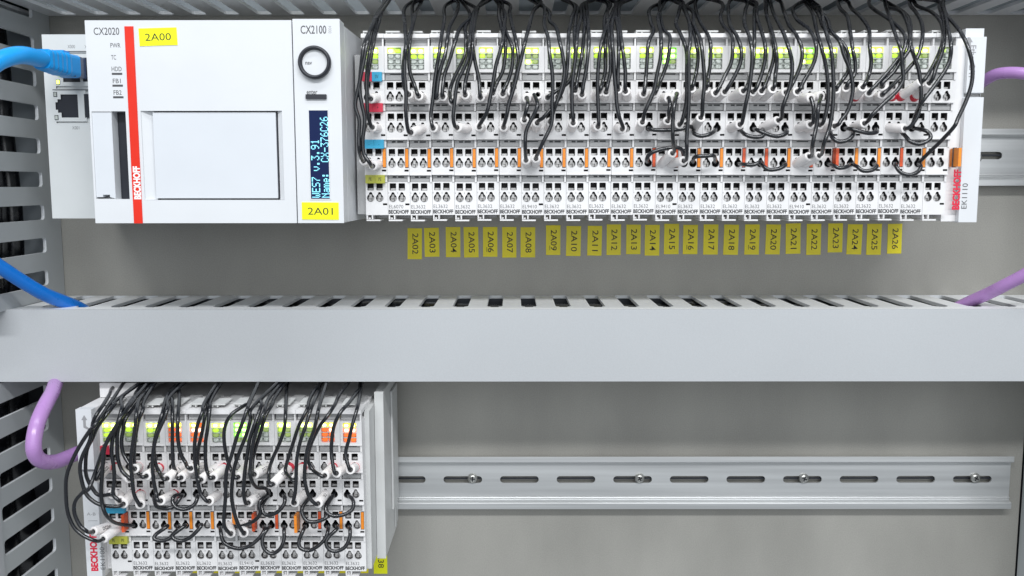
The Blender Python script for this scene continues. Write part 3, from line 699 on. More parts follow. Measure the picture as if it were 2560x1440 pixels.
# ------------------------------------------------------------------ yellow labels
def ylabel(text, px0, py0, px1, py1, Y, vertical=True, m='yellow', tilt=0.0, label=None, group='yellow identification labels', showtext=True):
    c = P((px0 + px1) / 2, (py0 + py1) / 2, Y); w = abs(P(px1, py0, Y).x - P(px0, py0, Y).x); h = abs(P(px0, py0, Y).z - P(px0, py1, Y).z)
    root = thing('yellow_label', label, 'label', (c.x, Y, c.z), group); root.rotation_euler = (0, math.radians(tilt), 0)
    mb = MB(); mb.box(-w / 2, w / 2, -.28, -.05, -h / 2, h / 2, m)
    # a slightly lifted edge, as adhesive tape has
    mb.box(-w / 2 + .2, w / 2 - .2, -.05, -.01, -h / 2 + .2, h / 2 - .2, 'ink')
    mb.build('tape', root)
    if vertical: lettering(root, text, (.5, -.31, 0), 3.9, 'ink', width=13.2 if len(text) == 4 else 6, bold=.004, rot=90)
    else: lettering(root, text, (.0, -.31, 0), h * .43, 'ink', width=w * .68, bold=-.002)
    return root
T = [('2A02', 1019, 570.5, 1055, 648, 1), ('2A03', 1061, 569.5, 1098, 642, -1), ('2A04', 1114.5, 567.5, 1151, 643, 0), ('2A05', 1159.5, 567.5, 1196, 643.5, -1), ('2A06', 1207.5, 567.5, 1243.5, 642, 0),
     ('2A07', 1255.5, 567.5, 1291, 644, 0), ('2A08', 1301.5, 568, 1338, 643.5, 0), ('2A09', 1365, 563, 1401, 637.5, 0), ('2A10', 1415.5, 565, 1452, 640, 1), ('2A11', 1468.5, 564.5, 1504.5, 639, 1),
     ('2A12', 1516.5, 561, 1552, 637.5, 0), ('2A13', 1565.5, 561.5, 1601.5, 635.5, 0), ('2A14', 1612, 562, 1648.5, 639, 0), ('2A15', 1660, 559.5, 1697, 635.5, 0), ('2A16', 1707.5, 562, 1744, 635.5, 0),
     ('2A17', 1758.5, 561, 1795, 636.5, 0), ('2A18', 1809, 561.5, 1846, 637, 1), ('2A19', 1861.5, 561, 1898, 636.5, 0), ('2A20', 1914, 561, 1950.5, 636, 1), ('2A21', 1964, 558.5, 2001, 634.5, -2),
     ('2A22', 2016, 559.5, 2052, 637, -1), ('2A23', 2069.5, 558.5, 2106, 631, -1), ('2A24', 2117.5, 560.5, 2154.5, 636, 1), ('2A25', 2166.5, 559.5, 2203, 637, 0), ('2A26', 2218.5, 559.5, 2254, 634, -1)]
for i, (s, a, b, c_, d_, t) in enumerate(T):
    ylabel(s, a, b, c_, d_, 0, tilt=t * .8, label='yellow label printed %s stuck to the grey plate under the upper terminals' % s)
    if s in ('2A06', '2A09', '2A16', '2A19'):
        r = bpy.data.objects[[o.name for o in bpy.data.objects if o.get('label', '').startswith('yellow label printed ' + s)][0]]
        mb = MB(); mb.box(-2.3, -2.0, -.33, -.31, -6.4, -3.4, 'ink'); mb.build('printed_line', r)
ylabel('2A00', 348, 70, 443, 114, YC, False, 'ylime', -1.6, 'bright yellow label printed 2A00 on the white controller beside the red stripe')
ylabel('2A01', 755, 506, 847, 549, YC, False, 'ylime', 0.5, 'bright yellow label printed 2A01 below the display of the power supply')
ylabel('2A38', 934, 1357, 968, 1434, 0, m='ylime', label='bright yellow label ending in 38 below the end bracket of the lower block')
for i, xx in enumerate((478, 531, 585, 640, 698, 745, 795, 850, 904)):
    a = P(xx, 1400, 0); mb = MB(); mb.box(-4.4, 4.4, -.28, -.05, -9.0, 9.0, 'yellow')
    tag(mb.build('yellow_label', None, (a.x, 0, a.z)), '%s yellow label from the left peeking out under the lower block' % ORD[i], 'label', 'yellow labels behind the lower block')

# ------------------------------------------------------------------ wires
def nearest(block, px, py, free=True):
    best = None
    for (b, k, c, r), p in HOLES.items():
        if b != block or (free and (b, k, c, r) in OCC): continue
        q = PX[(b, k, c, r)]; d = (q[0] - px) ** 2 + (q[1] - py) ** 2 * 1.5
        if best is None or d < best[0]: best = (d, (b, k, c, r))
    return best[1]
def project(p):
    v = CR.transposed() @ (p - CAM); return 1280 + F * v.x / -v.z, 720 - F * v.y / -v.z
PX = {h: project(p) for h, p in HOLES.items()}
ROWN = ['top', 'second', 'third', 'bottom']
def hole_name(h):
    b, k, c, r = h
    blk = 'upper row' if b == 'U' else 'lower block'
    who = {('U', -1): 'power supply section', ('U', 24): 'end coupler', ('L', 0): 'lower coupler'}.get((b, k))
    if who is None: who = '%s slice of %s' % (ORD[k] if b == 'U' else ORD[k - 1], blk)
    return '%s-row %s hole of %s' % (ROWN[r], 'left right'.split()[c], who)
def pts(s): return [tuple(float(v) for v in q.split(',')) for q in s.split()]
RW = 1.02
TEETH = 18
def sleeve_mesh(base, tip, r, m='sleeve'):
    mb = MB(); t = (tip - base).normalized(); u = t.orthogonal().normalized(); w = t.cross(u); n = 2 * TEETH; L = (tip - base).length
    def ring(d, rad, alt=None):
        return [base + t * d + (u * math.cos(2 * math.pi * k / n) + w * math.sin(2 * math.pi * k / n)) * (alt if (alt and k % 2) else rad) for k in range(n)]
    rings = [ring(-1.0, r * .94), ring(.6, r), ring(L - .5, r), ring(L - .12, r * .97), ring(L, r * .88), ring(L, r * .60, r * .48), ring(L - 2.4, r * .58, r * .46)]
    vs = [v for q in rings for v in q]; fs = []
    for j in range(len(rings) - 1):
        fs += [(j * n + k, j * n + (k + 1) % n, (j + 1) * n + (k + 1) % n, (j + 1) * n + k) for k in range(n)]
    mb.add(vs, fs[:4 * n], m, True); mb.add(vs, fs[4 * n:], m)
    return mb
wire_i = 0
def wire(block, path, tip, base, red=False, rnd=None, sl=None, kind=None, txt=None):
    """a wire that comes out of the duct above, runs in front of the slices and ends in a white sleeve in a hole"""
    global wire_i; wire_i += 1
    rg = random.Random(wire_i * 13)
    h = nearest(block, *base); OCC[h] = 1; hp = HOLES[h]; r = h[3]
    P0 = pts(path); n = len(P0)
    ytop = 0 if block == 'U' else 955
    jit = rg.uniform(-3.0, 3.0)
    yface = -101 - 3.5 * min(r, 2) + jit
    Lx = sl or rg.uniform(9.5, 12.5)
    ytip = hp.y - Lx
    tp = P(tip[0], tip[1], ytip)
    if kind == 'up':                                     # the wire starts in another sleeve or hole, not in the duct
        ys = [yface - 2 for _ in P0]; ys[0] = -103
        lead = []
    else:
        ys = []
        for (x, y) in P0:
            d = y - ytop
            dm = 115 if block == 'U' else 78
            if d <= dm: t = max(0, d) / dm; yy = -46 + (yface + 46) * (1 - (1 - t) ** 1.6)
            else: yy = yface
            ys.append(yy)
        p = P(P0[0][0], P0[0][1], ys[0])
        zslot = 104.0 if block == 'U' else Z0
        xs = xs_upper if block == 'U' else xs_lower
        sx = min(xs, key=lambda v: abs(v - (p.x + rg.uniform(-4, 4)))); sx += rg.uniform(-2.6, 2.6)
        lead = [Vector((sx + rg.uniform(-9, 9), -24 + rg.uniform(-6, 6), zslot + 20)), Vector((sx, -38 + rg.uniform(-5, 2), zslot + 4))]
        if p.z > zslot - 1: p = None
    last = P0[-1]; seg = max(1, n - 1)
    pw_ = lead + [P(x, y, yy) for (x, y), yy in zip(P0, ys)]
    if kind != 'up' and len(lead) and pw_[2].z > 103 and block == 'U': pw_.pop(2)
    # blend the last points towards the sleeve
    d = (tp - hp).normalized()
    pre = tp + d * 2.2 + (pw_[-1] - tp).normalized() * 1.2
    pw_ = [q for i, q in enumerate(pw_) if i < 2 or (q - tp).length > 4.5]
    pw_ += [pre, tp - d * .3, tp - d * 3]
    C = catmull(pw_, 6)
    lab = 'black wire in the ' + hole_name(h)
    if kind == 'up': lab = 'short black jumper wire in the ' + hole_name(h)
    root = thing('jumper_wire' if kind == 'up' else 'control_wire', lab, 'wire', tuple(tp), 'black wires plugged into the %s' % ('upper terminals' if block == 'U' else 'lower terminals'))
    o3 = tp
    mb = MB(); mb.tube([q - o3 for q in C], RW, 'wire', 10); mb.build('insulation', root)
    base3 = Vector((hp.x, hp.y + .4, hp.z))
    sleeve_mesh(base3 - o3, tp - o3, 2.42 if block == 'U' else 2.6).build('marker_sleeve', root)
    if red:
        dd = (tp - base3).normalized(); mb = MB()
        mb.tube([base3 - dd * 1.2 - o3, base3 + dd * 1.0 - o3, base3 + dd * 1.9 - o3], [2.68 if block == 'L' else 2.48, 2.68 if block == 'L' else 2.48, 2.6 if block == 'L' else 2.43], 'red_sleeve', 18); mb.build('ferrule_collar', root)
    if txt:
        dd = (tp - base3).normalized(); mid = (tp + base3) / 2
        tow = (CAM - mid); tow = (tow - dd * tow.dot(dd)).normalized()
        o = link('lettering', text_mesh(txt, 1.9, 'ink', 0.85, 0.01), root)
        xax = -dd if dd.x < 0 else dd
        if txt and abs(dd.x) < .05: xax = -dd
        zax = xax.cross(-tow).normalized() * -1
        if zax.z < 0: zax = -zax
        yax = zax.cross(xax)
        o.matrix_local = Matrix.Translation((mid - o3 + tow * 2.6) * S) @ Matrix((xax, yax, zax)).transposed().to_4x4()
    return root
def jumper(block, path, extra='', depth=9.0, sleeves=False):
    global wire_i; wire_i += 1
    P0 = pts(path)
    h0 = nearest(block, *P0[0], free=False); h1 = nearest(block, *P0[-1], free=False)
    OCC[h0] = 1; OCC[h1] = 1
    a, b = HOLES[h0], HOLES[h1]; n = len(P0); inner = P0[1:-1]; m = []
    for i, (x, y) in enumerate(inner):
        t = (i + 1) / (len(inner) + 1); base = a.y + (b.y - a.y) * t
        m.append(P(x, y, base - 1.5 - depth * math.sin(math.pi * t) ** .6))
    pw_ = [a + Vector((0, 6, 0)), a + Vector((0, 1, 0))] + m + [b + Vector((0, 1, 0)), b + Vector((0, 6, 0))]
    C = catmull(pw_, 6); mb = MB(); o3 = a
    mb.tube([q - o3 for q in C], RW * 1.05, 'wire', 10)
    o = mb.build('jumper_wire', None, tuple(o3))
    side = lambda hh: {('U', -1): 'supply', ('U', 24): 'coupler', ('L', 0): 'coupler'}.get((hh[0], hh[1]), ORD[hh[1] if hh[0] == 'U' else hh[1] - 1]) + ' slice ' + ('left', 'right')[hh[2]] + ' hole'
    lab = 'black loop, %s to %s, %s row, %s' % (side(h0), side(h1), ROWN[h0[3]], 'upper terminals' if block == 'U' else 'lower block')
    tag(o, lab, 'wire', 'black wire loops between neighbouring terminals')
    return o

U = [
 ('940,40 932,66 911,110 902,175 899,225 905,262 912,300 907,350 910,385 925,408', (932, 415), (957, 408), 2),
 ('943,45 936,72 925,125 917,187 917,237 919,282', (931, 318), (953, 320), 1),
 ('932,60 920,100 908,160 897,215 888,262 898,300 897,340 898,375', (909, 402), (930, 408), 2),
 ('950,45 940,80 930,130 920,190 918,225', (927, 247), (953, 241), 0),
 ('1012,20 1012,62 1015,112 1012,150 1012,188 1015,238 1015,288', (1028, 331), (1047, 318), 0),
 ('1033,10 1032,57 1025,100 1022,150 1026,185 1037,215', (1047, 240), (1060, 245), 0),
 ('1040,30 1030,70 1015,115 1008,170 1010,215', (1022, 236), (1037, 243), 0),
 ('1113,15 1111,48 1105,83 1099,125 1092,167 1086,208 1082,250 1077,290', (1083, 320), (1102, 322), 0),
 ('1146,10 1140,35 1125,65 1119,94 1113,135 1103,167 1096,198 1092,225', (1091, 244), (1096, 250), 0),
 ('1190,21 1178,44 1151,69 1138,104 1122,156 1111,188 1106,220', (1107, 241), (1119, 248), 0),
 ('1175,35 1163,69 1165,94 1163,135 1149,167 1134,198 1125,228', (1131, 255), (1152, 244), 0),
 ('1192,20 1180,52 1174,104 1169,146 1157,177 1143,208 1136,260 1133,292', (1143, 319), (1160, 324), 0),
 ('1197,15 1184,62 1182,104 1178,146 1170,177 1163,208', (1163, 237), (1175, 248), 0),
 ('1205,5 1192,31 1184,73 1182,115 1188,156 1197,198', (1201, 243), (1210, 250), 0),
 ('1255,8 1255,38 1261,67 1268,88 1280,115 1282,146 1278,177 1268,208', (1257, 234), (1268, 248), 0),
 ('1247,15 1247,38 1253,67 1263,104 1263,135 1257,177 1243,205', (1232, 232), (1240, 250), 0),
 ('1261,30 1261,60 1257,100 1251,125 1240,163 1234,198 1226,240 1217,281', (1198, 317), (1215, 324), 0),
 ('1272,10 1274,31 1280,62 1288,94 1295,135 1295,163 1290,190', (1280, 229), (1288, 246), 0),
 ('1353,5 1334,27 1324,62 1313,104 1303,146 1295,177 1286,215 1272,260 1267,288', (1259, 318), (1270, 328), 0),
 ('1359,15 1361,62 1370,94 1374,135 1380,177 1382,219 1380,260 1381,290 1376,318 1354,363', (1340, 396), (1347, 408), 0),
 ('1370,25 1374,52 1390,69 1399,104 1407,142 1411,177 1407,208 1399,235 1388,267', (1376, 304), (1385, 320), 0),
 ('1435,15 1430,44 1422,83 1420,125 1418,167 1413,198 1405,229 1388,260 1360,292', (1343, 307), (1345, 322), 0),
 ('1441,15 1440,44 1436,83 1438,125 1434,167 1425,200 1403,220', (1369, 243), (1380, 243), 0),
 ('1455,12 1453,40 1445,73 1442,104 1438,146 1434,177 1430,219 1430,260 1431,285', (1433, 307), (1438, 324), 0),
 ('1461,10 1461,38 1461,73 1455,135 1449,167 1444,195', (1438, 226), (1440, 245), 0),
 ('1468,5 1468,23 1470,62 1472,94 1470,135 1465,177 1459,208', (1455, 236), (1460, 248), 0),
 ('1538,5 1534,24 1522,52 1507,94 1499,135 1495,177 1494,219 1495,260 1496,288', (1495, 316), (1496, 325), 0),
 ('1520,12 1511,50 1513,108 1513,146 1513,177 1507,204', (1498, 229), (1494, 245), 0),
 ('1525,8 1518,31 1522,83 1526,125 1526,177 1520,208', (1515, 230), (1516, 248), 0),
 ('1543,5 1538,27 1530,62 1530,104 1534,146 1536,188 1540,229 1542,260 1548,292', (1556, 322), (1550, 322), 0),
 ('1543,14 1540,42 1545,73 1547,125 1545,177', (1545, 223), (1552, 245), 0),
 ('1552,10 1547,40 1551,83 1557,125 1563,177', (1564, 228), (1573, 248), 0),
 ('1630,2 1626,21 1626,52 1634,77 1622,104 1618,146 1615,188', (1609, 234), (1608, 246), 0),
 ('1647,2 1645,42 1651,77 1653,104 1651,146 1643,183 1634,229 1613,277', (1606, 305), (1606, 325), 0),
 ('1648,10 1657,69 1674,90 1674,117 1668,156 1653,198', (1637, 232), (1630, 246), 0),
 ('1698,5 1697,31 1690,58 1699,81 1711,108 1717,135 1717,177 1717,219 1715,260', (1699, 311), (1685, 322), 0),
 ('1705,4 1709,21 1722,52 1726,94 1722,135 1722,188 1722,250 1720,300 1717,340 1717,370', (1709, 402), (1682, 404), 0),
 ('1716,15 1722,50 1734,83 1742,115 1745,146 1740,183', (1729, 221), (1722, 243), 0),
 ('1728,25 1734,60 1749,94 1755,125 1759,167 1761,208 1757,250', (1752, 294), (1738, 320), 0),
 ('1738,12 1747,48 1765,79 1776,108 1776,156 1770,195', (1764, 221), (1745, 245), 0),
 ('1805,8 1801,42 1809,65 1828,88 1832,117 1828,156 1813,188', (1789, 232), (1778, 246), 0),
 ('1822,8 1824,60 1842,90 1853,125 1851,156 1838,188', (1812, 229), (1803, 246), 0),
 ('1866,5 1863,27 1861,58 1874,94 1880,129 1879,170 1873,220 1864,262', (1850, 311), (1830, 320), 0),
 ('1888,5 1886,27 1886,83 1884,146 1876,190', (1858, 227), (1835, 246), 0),
 ('1888,15 1892,42 1905,83 1913,117 1911,156 1901,194', (1882, 229), (1862, 246), 0),
 ('1913,5 1915,29 1926,73 1934,115 1934,146 1922,188', (1904, 227), (1888, 248), 0),
 ('1916,12 1917,40 1930,80 1940,125 1942,160 1938,190', (1932, 222), (1918, 246), 0),
 ('1928,14 1936,38 1957,79 1970,115 1980,156 1978,198 1970,231 1957,267', (1945, 301), (1915, 318), 0),
 ('1952,5 1959,27 1974,65 1992,90 2005,125 2001,163 1984,204', (1965, 231), (1945, 248), 0),
 ('1984,18 1992,48 2022,73 2038,104 2040,135 2030,167 2009,204', (1993, 229), (1973, 248), 0),
 ('2030,30 2042,79 2053,117 2065,167 2070,219 2068,265', (2050, 312), (2028, 320), 0),
 ('2050,20 2060,62 2068,90 2078,125 2082,167 2084,219 2082,260 2079,290 2072,325 2060,358', (2048, 389), (2027, 405), 0),
 ('2046,35 2059,69 2088,90 2113,117 2122,146 2120,177 2105,202', (2090, 223), (2070, 247), 0),
 ('2065,45 2076,75 2099,104 2109,135 2122,167 2128,188 2132,219 2128,250 2117,281 2103,300', (2086, 315), (2055, 320), 0),
 ('2096,5 2101,22 2118,42 2126,83 2132,125 2138,156 2136,186', (2116, 219), (2095, 247), 0),
 ('2120,4 2128,20 2151,42 2172,73 2174,115 2178,156 2172,188', (2157, 218), (2122, 248), 1),
 ('2172,8 2187,25 2222,48 2254,77 2264,100 2258,129 2243,150 2212,188', (2173, 232), (2147, 250), 0),
 ('2212,2 2216,20 2227,52 2239,88 2252,125 2256,167 2258,198 2247,221 2229,240 2202,265 2180,288', (2161, 308), (2138, 320), 0),
 ('2266,2 2275,12 2289,30 2304,58 2306,94 2295,140 2275,167 2245,200', (2206, 236), (2178, 250), 0),
 ('2214,6 2222,19 2250,27 2268,56 2275,94 2272,125 2250,156 2233,181', (2206, 216), (2206, 248), 1),
 ('2285,4 2293,15 2327,29 2350,52 2358,83 2354,115 2337,156', (2303, 205), (2262, 247), 1),
 ('2268,40 2277,112 2287,146 2297,177 2302,219 2302,250 2294,290', (2262, 321), (2232, 322), 0),
 ('2344,3 2348,18 2356,42 2362,73 2360,104 2354,135 2341,167', (2322, 209), (2290, 247), 1),
]
for path, tip, base, f in U:
    wire('U', path, tip, base, red=(f == 1 and tip[0] > 2000))
# jumpers running between two sleeves
wire('U', '1335,236 1344,262 1333,290 1325,305 1315,330 1313,363', (1315, 400), (1320, 410), kind='up')
wire('U', '1318,246 1319,262 1313,285', (1311, 300), (1322, 322), kind='up')
wire('U', '1672,246 1675,262 1672,282', (1669, 302), (1660, 322), kind='up')
wire('U', '1692,235 1686,262 1682,300 1682,345', (1681, 383), (1658, 405), kind='up')
wire('U', '2028,246 2034,270 2033,290', (2026, 311), (2002, 320), kind='up')
wire('U', '2053,240 2046,266 2043,300 2040,320 2031,363', (2023, 391), (2000, 405), kind='up')
def sleeve_only(block, tip, base, label, red=False):
    h = nearest(block, *base); OCC[h] = 1; hp = HOLES[h]; tp = P(tip[0], tip[1], hp.y - 11.5)
    root = thing('wire_sleeve', label, 'sleeve', tuple(tp), 'white sleeves whose wires turn back down')
    b3 = Vector((hp.x, hp.y + .4, hp.z)); sleeve_mesh(b3 - tp, Vector((0, 0, 0)), 2.42).build('marker_sleeve', root)
    if red:
        dd = (tp - b3).normalized(); mb = MB(); mb.tube([b3 - dd * 1.2 - tp, b3 + dd - tp, b3 + dd * 1.9 - tp], [2.68 if block == 'L' else 2.48, 2.68 if block == 'L' else 2.48, 2.6 if block == 'L' else 2.43], 'red_sleeve', 18); mb.build('ferrule_collar', root)
for t, b, l in (((1317, 246), (1316, 243), 'left of two white sleeves with downward wires above label 2A08'), ((1345, 236), (1342, 243), 'right of two white sleeves with downward wires above label 2A08'),
                ((1672, 246), (1660, 243), 'left of two white sleeves with downward wires above label 2A15'), ((1692, 235), (1690, 243), 'right of two white sleeves with downward wires above label 2A15'),
                ((2028, 246), (2000, 243), 'left of two white sleeves with downward wires above label 2A22'), ((2053, 240), (2030, 243), 'right of two white sleeves with downward wires above label 2A22')):
    sleeve_only('U', t, b, l)
# wires that enter a hole bare
def bare(block, path, hole, lab):
    global wire_i; wire_i += 1
    h = nearest(block, *hole, free=False); OCC[h] = 1; hp = HOLES[h]; P0 = pts(path); W_ = []
    ytop = 0 if block == 'U' else 955; zslot = 104.0 if block == 'U' else Z0; xs = xs_upper if block == 'U' else xs_lower
    n = len(P0)
    for i, (x, y) in enumerate(P0):
        d = y - ytop; dm = 110 if block == 'U' else 78; yy = -46 + (-108 + 46) * (1 - (1 - max(0, d) / dm) ** 1.6) if d <= dm else -108
        if i >= n - 2: yy = -101 if i == n - 2 else -94
        W_.append(P(x, y, yy))
    sx = min(xs, key=lambda v: abs(v - W_[0].x))
    W_ = [Vector((sx, -26, zslot + 20)), Vector((sx, -38, zslot + 4))] + [q for q in W_ if q.z < zslot - 1] + [hp, hp + Vector((0, 6, 0))]
    mb = MB(); mb.tube([q - hp for q in catmull(W_, 6)], RW, 'wire', 10)
    tag(mb.build('control_wire', None, tuple(hp)), lab, 'wire', 'black wires plugged into the %s' % ('upper terminals' if block == 'U' else 'lower terminals'))
bare('U', '2356,12 2362,31 2370,73 2377,108 2375,146 2362,177 2337,213 2306,254 2293,277 2285,300', (2278, 318), 'long black wire sweeping left without a sleeve into the third slice from the right')
bare('U', '2358,12 2366,37 2387,62 2406,88 2422,125 2431,167 2429,208 2416,250 2395,296 2385,317 2356,349 2322,382', (2294, 408), 'outermost black wire arching over the red-lettered end coupler')
jumper('U', '1625,318 1623,322 1640,325 1671,325 1702,323 1722,316 1741,318')
jumper('U', '1741,320 1735,333 1754,340 1779,333 1793,320')
jumper('U', '1628,405 1617,397 1629,382 1660,372 1692,369 1708,380 1712,405')
jumper('U', '1740,405 1737,393 1765,390 1785,390 1795,405', ', arching up')
jumper('U', '1853,325 1860,334 1880,342 1905,341 1909,330 1895,318')
jumper('U', '1888,318 1893,325 1912,333 1942,341 1967,332 1975,320')
jumper('U', '1850,405 1860,411 1883,412 1900,405 1908,405')
jumper('U', '1908,405 1908,415 1922,424 1946,422 1964,412 1964,403')
jumper('U', '2083,322 2080,342 2096,354 2119,350 2133,336 2135,322')
jumper('U', '2110,318 2125,322 2144,327 2171,333 2192,330 2192,318')
jumper('U', '2077,405 2085,414 2098,420 2119,416 2133,405')
jumper('U', '2133,405 2142,416 2158,427 2181,425 2192,415 2190,403')
jumper('U', '2250,320 2266,343 2275,353 2295,360 2312,356 2326,345 2322,332 2306,324 2278,318')
jumper('U', '2245,405 2239,414 2252,431 2275,437 2295,429 2302,415 2293,407')

Lw = [
 ('283,968 275,984 260,1009 243,1034 233,1055 229,1082 222,1107 206,1140 200,1169 204,1200 214,1232 232,1252 255,1263 282,1266', (308, 1260), (330, 1238), 0, None),
 ('292,1000 287,1011 264,1040 243,1069 231,1096 218,1123 214,1159 216,1190 229,1217 247,1238', (282, 1235), (276, 1238), 0, None),
 ('250,1045 230,1070 222,1080 198,1117 177,1159 166,1195 165,1235 169,1279 183,1315 205,1337 232,1350', (258, 1347), (304, 1308), 0, None),
 ('235,1190 212,1225 191,1249 185,1270 189,1292 201,1315 214,1326', (233, 1329), (276, 1308), 0, 'DC24V'),
 ('350,968 343,982 322,1009 302,1044 285,1073 268,1102 260,1127 258,1160', (243, 1196), (276, 1165), 0, 'DO04U'),
 ('312,985 305,1019 295,1055 283,1090 279,1130 284,1165 286,1200 283,1235', (300, 1252), (304, 1236), 0, None),
 ('370,965 364,980 347,1002 341,1034 337,1075 331,1117 327,1159 331,1200 335,1235', (351, 1262), (360, 1238), 1, None),
 ('426,990 420,1019 410,1048 395,1082 385,1117 381,1159 384,1200 390,1232', (402, 1252), (432, 1238), 1, '21 U'),
 ('433,969 416,994 406,1034 393,1075 385,1117 389,1159 400,1184', (418, 1196), (448, 1165), 0, '101 B'),
 ('432,975 431,1005 431,1044 431,1107 433,1159 441,1184', (453, 1194), (480, 1165), 0, 'DO 1'),
 ('450,965 449,990 445,1044 445,1096 452,1134 464,1157', (477, 1171), (504, 1165), 0, 'DO 13'),
 ('360,985 350,1000 316,1044 308,1075 304,1107 310,1138 322,1158', (336, 1172), (336, 1165), 1, None),
 ('325,1010 314,1034 295,1075 293,1117 295,1148 306,1178', (325, 1197), (304, 1165), 1, None),
 ('362,1000 358,1023 345,1057 337,1107 335,1148 339,1174 350,1187', (366, 1190), (392, 1165), 1, '101 N'),
 ('515,1000 506,1030 493,1065 487,1107 487,1148 493,1195 501,1232', (523, 1253), (548, 1238), 0, None),
 ('528,985 522,1005 514,1034 504,1086 495,1127 494,1165', (503, 1199), (528, 1165), 0, '101 A'),
 ('530,995 525,1019 520,1065 514,1107 514,1155 519,1182', (533, 1194), (560, 1165), 1, None),
 ('625,1000 612,1013 581,1034 564,1061 560,1096 566,1138 577,1173', (595, 1193), (612, 1165), 0, None),
 ('625,1005 618,1023 606,1057 591,1096 579,1138 566,1180 564,1240 560,1290 562,1318', (577, 1334), (582, 1312), 0, None),
 ('634,1015 627,1048 616,1086 600,1127 585,1173 579,1234 585,1279 596,1312', (610, 1333), (610, 1312), 0, None),
 ('660,990 654,1013 639,1055 625,1096 618,1138 612,1180 609,1230', (621, 1257), (640, 1236), 0, '10 Z'),
 ('690,990 681,1011 664,1040 650,1086 639,1120 632,1150', (636, 1186), (665, 1165), 0, 'DO 21'),
 ('718,966 716,982 714,1034 710,1075 695,1117 681,1148 672,1180', (683, 1210), (718, 1165), 1, '30 A'),
 ('802,965 798,978 781,1013 764,1065 750,1107 742,1150 740,1200 738,1232', (736, 1257), (752, 1236), 0, None),
 ('778,990 768,1023 747,1065 733,1107 720,1148 714,1178', (738, 1199), (745, 1165), 1, None),
 ('800,1010 793,1040 785,1075 770,1117 763,1160 762,1200 772,1240', (795, 1259), (818, 1236), 0, '10 U'),
 ('850,985 838,1010 820,1038 800,1065 779,1107 770,1145 780,1172', (812, 1189), (830, 1165), 1, '1 88'),
 ('900,965 893,980 870,1010 852,1030 835,1065 829,1107 829,1138', (841, 1183), (860, 1165), 0, None),
 ('903,965 902,975 895,1013 883,1055 873,1096 864,1135', (876, 1174), (900, 1165), 1, None),
]
for path, tip, base, f, tx in Lw: wire('L', path, tip, base, red=bool(f), txt=tx, sl=random.uniform(13, 15), kind=None if 'x' not in path else 'up')
bare('L', '345,975 335,1000 302,1044 285,1075 268,1104 260,1127 256,1180 253,1225 255,1257 264,1285 282,1304 304,1311', (336, 1308), 'black wire sweeping round the coupler into the third row of the lower block')
bare('L', '676,990 660,1030 640,1080 630,1125 626,1169 627,1195 641,1218 664,1221', (668, 1236), 'black wire curving in a U under the white sleeve printed DO 21')
jumper('L', '416,1310 418,1316 391,1335 386,1347 404,1352 422,1347 433,1335 447,1320 447,1308')
jumper('L', '470,1308 463,1314 449,1324 431,1339 438,1349 456,1352 476,1343 496,1324 504,1312 500,1305')
jumper('L', '390,1236 388,1258 395,1268 416,1271 434,1266 452,1243 455,1234')
jumper('L', '455,1236 436,1240 432,1256 442,1269 463,1273 485,1262 494,1243 490,1234')
jumper('L', '582,1312 600,1316 632,1304 650,1285 648,1261 656,1247 668,1236')
jumper('L', '668,1238 656,1262 658,1281 672,1288 695,1279 710,1260 712,1244 708,1234')
jumper('L', '560,1312 552,1330 560,1356 587,1370 614,1369 641,1352 661,1326 662,1312')
jumper('L', '682,1310 668,1323 657,1342 657,1364 668,1380 683,1384 701,1371 710,1348 710,1325 712,1310')
jumper('L', '772,1238 759,1263 755,1281 766,1301 787,1305 813,1296 819,1285 815,1262 830,1238')
jumper('L', '830,1240 818,1262 815,1277 831,1289 858,1287 880,1274 883,1252 872,1234', ' right pair')
jumper('L', '766,1310 759,1324 748,1351 751,1370 773,1376 795,1365 813,1346 820,1326 820,1310')
jumper('L', '845,1310 842,1322 822,1342 815,1358 824,1374 842,1378 863,1367 874,1344 875,1324 875,1308', ' right end')

# clamps showing in the holes that are still free
for o in [o for o in bpy.data.objects if o.name.split('.')[0] in ('terminal_slice', 'bus_coupler', 'power_supply')]: pass
unit_of = {}
for o in COL.objects:
    if o.name.split('.')[0] == 'terminal_slice': unit_of[round(o.location.x / S, 1), o['group'][-9:]] = o
def owner(b, k):
    if (b, k) == ('U', -1): return pw
    if (b, k) == ('L', 0): return lc
    if (b, k) == ('U', 24): return root24
    return SL[(b, k)]
root24 = [o for o in COL.objects if o.get('label', '').startswith('white end coupler')][0]
SL = {}
for o in COL.objects:
    l = o.get('label', '')
    if o.name.split('.')[0] == 'terminal_slice':
        w0 = l.split()[0]; i = ORD.index(w0)
        SL[('U', i) if 'upper row' in l else ('L', i + 1)] = o
for (b, k, c, r), hp in HOLES.items():
    if (b, k, c, r) in OCC: continue
    ow = owner(b, k)
    link('wire_clamp', CLM[r], ow, (hp.x - ow.location.x / S, 0, hp.z - ow.location.z / S))

# ------------------------------------------------------------------ thick cables
def cable(name, label, cat, path, rad, m, grp=None):
    p = [P(x, y, Y) for x, y, Y in path]; o3 = p[0]
    mb = MB(); mb.tube([q - o3 for q in catmull(p, 8)], rad, m, 20)
    return tag(mb.build(name, None, tuple(o3)), label, cat, grp)
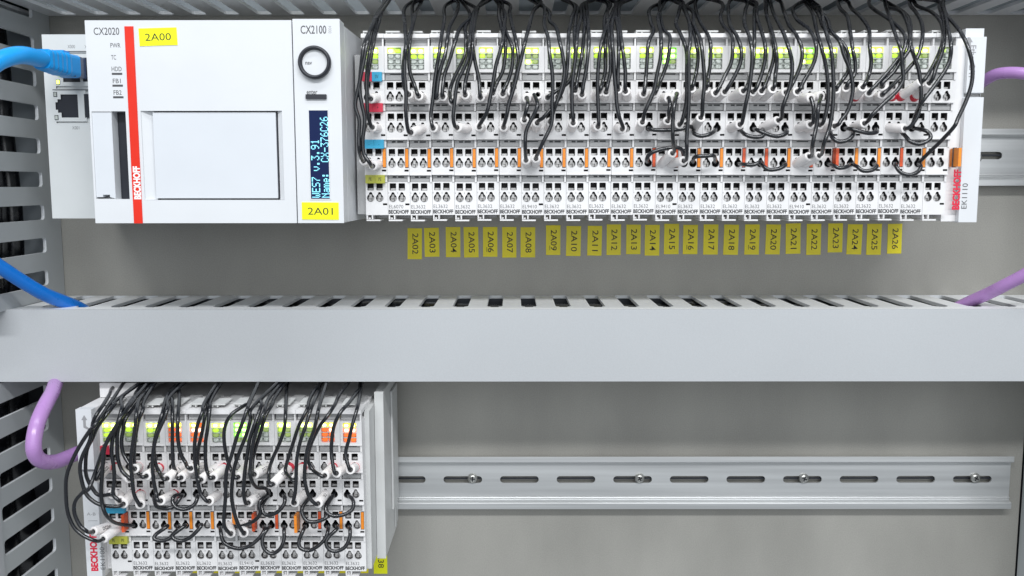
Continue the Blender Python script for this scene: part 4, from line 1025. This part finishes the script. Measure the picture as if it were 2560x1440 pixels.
# blue patch lead with moulded plug, standing straight out of the port
pc = P(190, 172, YP)
bl = thing('network_cable', 'blue network cable with ribbed boot plugged into the top port of the controller', 'cable', (pc.x, YP, pc.z))
mb = MB(); mb.box(-3.2, 5.6, -13, 3, -5.6, 5.6, 'clear'); bevel(mb.build('connector', bl), .5, 2)
mb = MB(); vs = []
for j in range(15):
    y = -9 - j * 1.75; w = 5.9 - j * .10; h = 6.0 - j * .09
    if j > 3 and j % 2: w += .35; h += .35
    c2 = (-.16 * j + 1.0, .05 * j)
    vs.append([(c2[0] + a, y, c2[1] + b) for a, b in rr(-w, w, -h, h, 2.2, 3)])
n = len(vs[0])
mb.add([v for q in vs for v in q], [(j * n + i, j * n + (i + 1) % n, (j + 1) * n + (i + 1) % n, (j + 1) * n + i) for j in range(14) for i in range(n)] + [tuple(range(n)), tuple(range(14 * n, 15 * n))], 'plug')
mb.build('boot', bl)
mb = MB(); mb.box(-3, 1.5, -16, -9, 6.4, 7.6, 'plug'); mb.build('latch', bl)
path = [Vector((-.8, -30, .6)), Vector((-1.2, -36, .6)), Vector((-3.5, -50, 0.2)), Vector((-8, -61, -4.5)), Vector((-13, -66, -12)), Vector((-18, -68, -21)), Vector((-23, -68, -31)), Vector((-30, -64, -46))]
mb = MB(); mb.tube(catmull(path, 8), 4.3, 'plug', 20); mb.build('cable_jacket', bl)
cable('network_cable', 'blue cable dropping into the left end of the middle duct', 'cable', [(-90, 610, -100), (-40, 640, -95), (0, 667, -88), (60, 706, -76), (110, 735, -66), (160, 755, -54), (200, 772, -44), (240, 800, -36), (300, 850, -30)], 3.9, 'blue')
cable('bus_cable', 'purple cable looping from under the middle duct into the lower coupler', 'cable',
      [(150, 925, -40), (140, 955, -62), (130, 982, -80), (112, 1015, -95), (93, 1060, -105), (84, 1110, -110), (90, 1140, -108), (110, 1154, -102), (140, 1154, -92), (170, 1143, -82), (195, 1132, -76)], 4.0, 'purple', 'purple bus cables')
cable('bus_cable', 'purple cable arching from the end coupler to the upper right edge', 'cable',
      [(2440, 214, -50), (2452, 208, -54), (2468, 197, -60), (2490, 186, -66), (2520, 182, -72), (2560, 184, -78), (2620, 196, -84), (2700, 240, -88)], 3.2, 'purple', 'purple bus cables')
cable('bus_cable', 'purple cable dropping into the middle duct at the right edge', 'cable',
      [(2680, 620, -82), (2610, 656, -78), (2560, 688, -72), (2510, 714, -64), (2470, 734, -55), (2430, 752, -46), (2390, 772, -38), (2350, 800, -32)], 3.6, 'purple', 'purple bus cables')
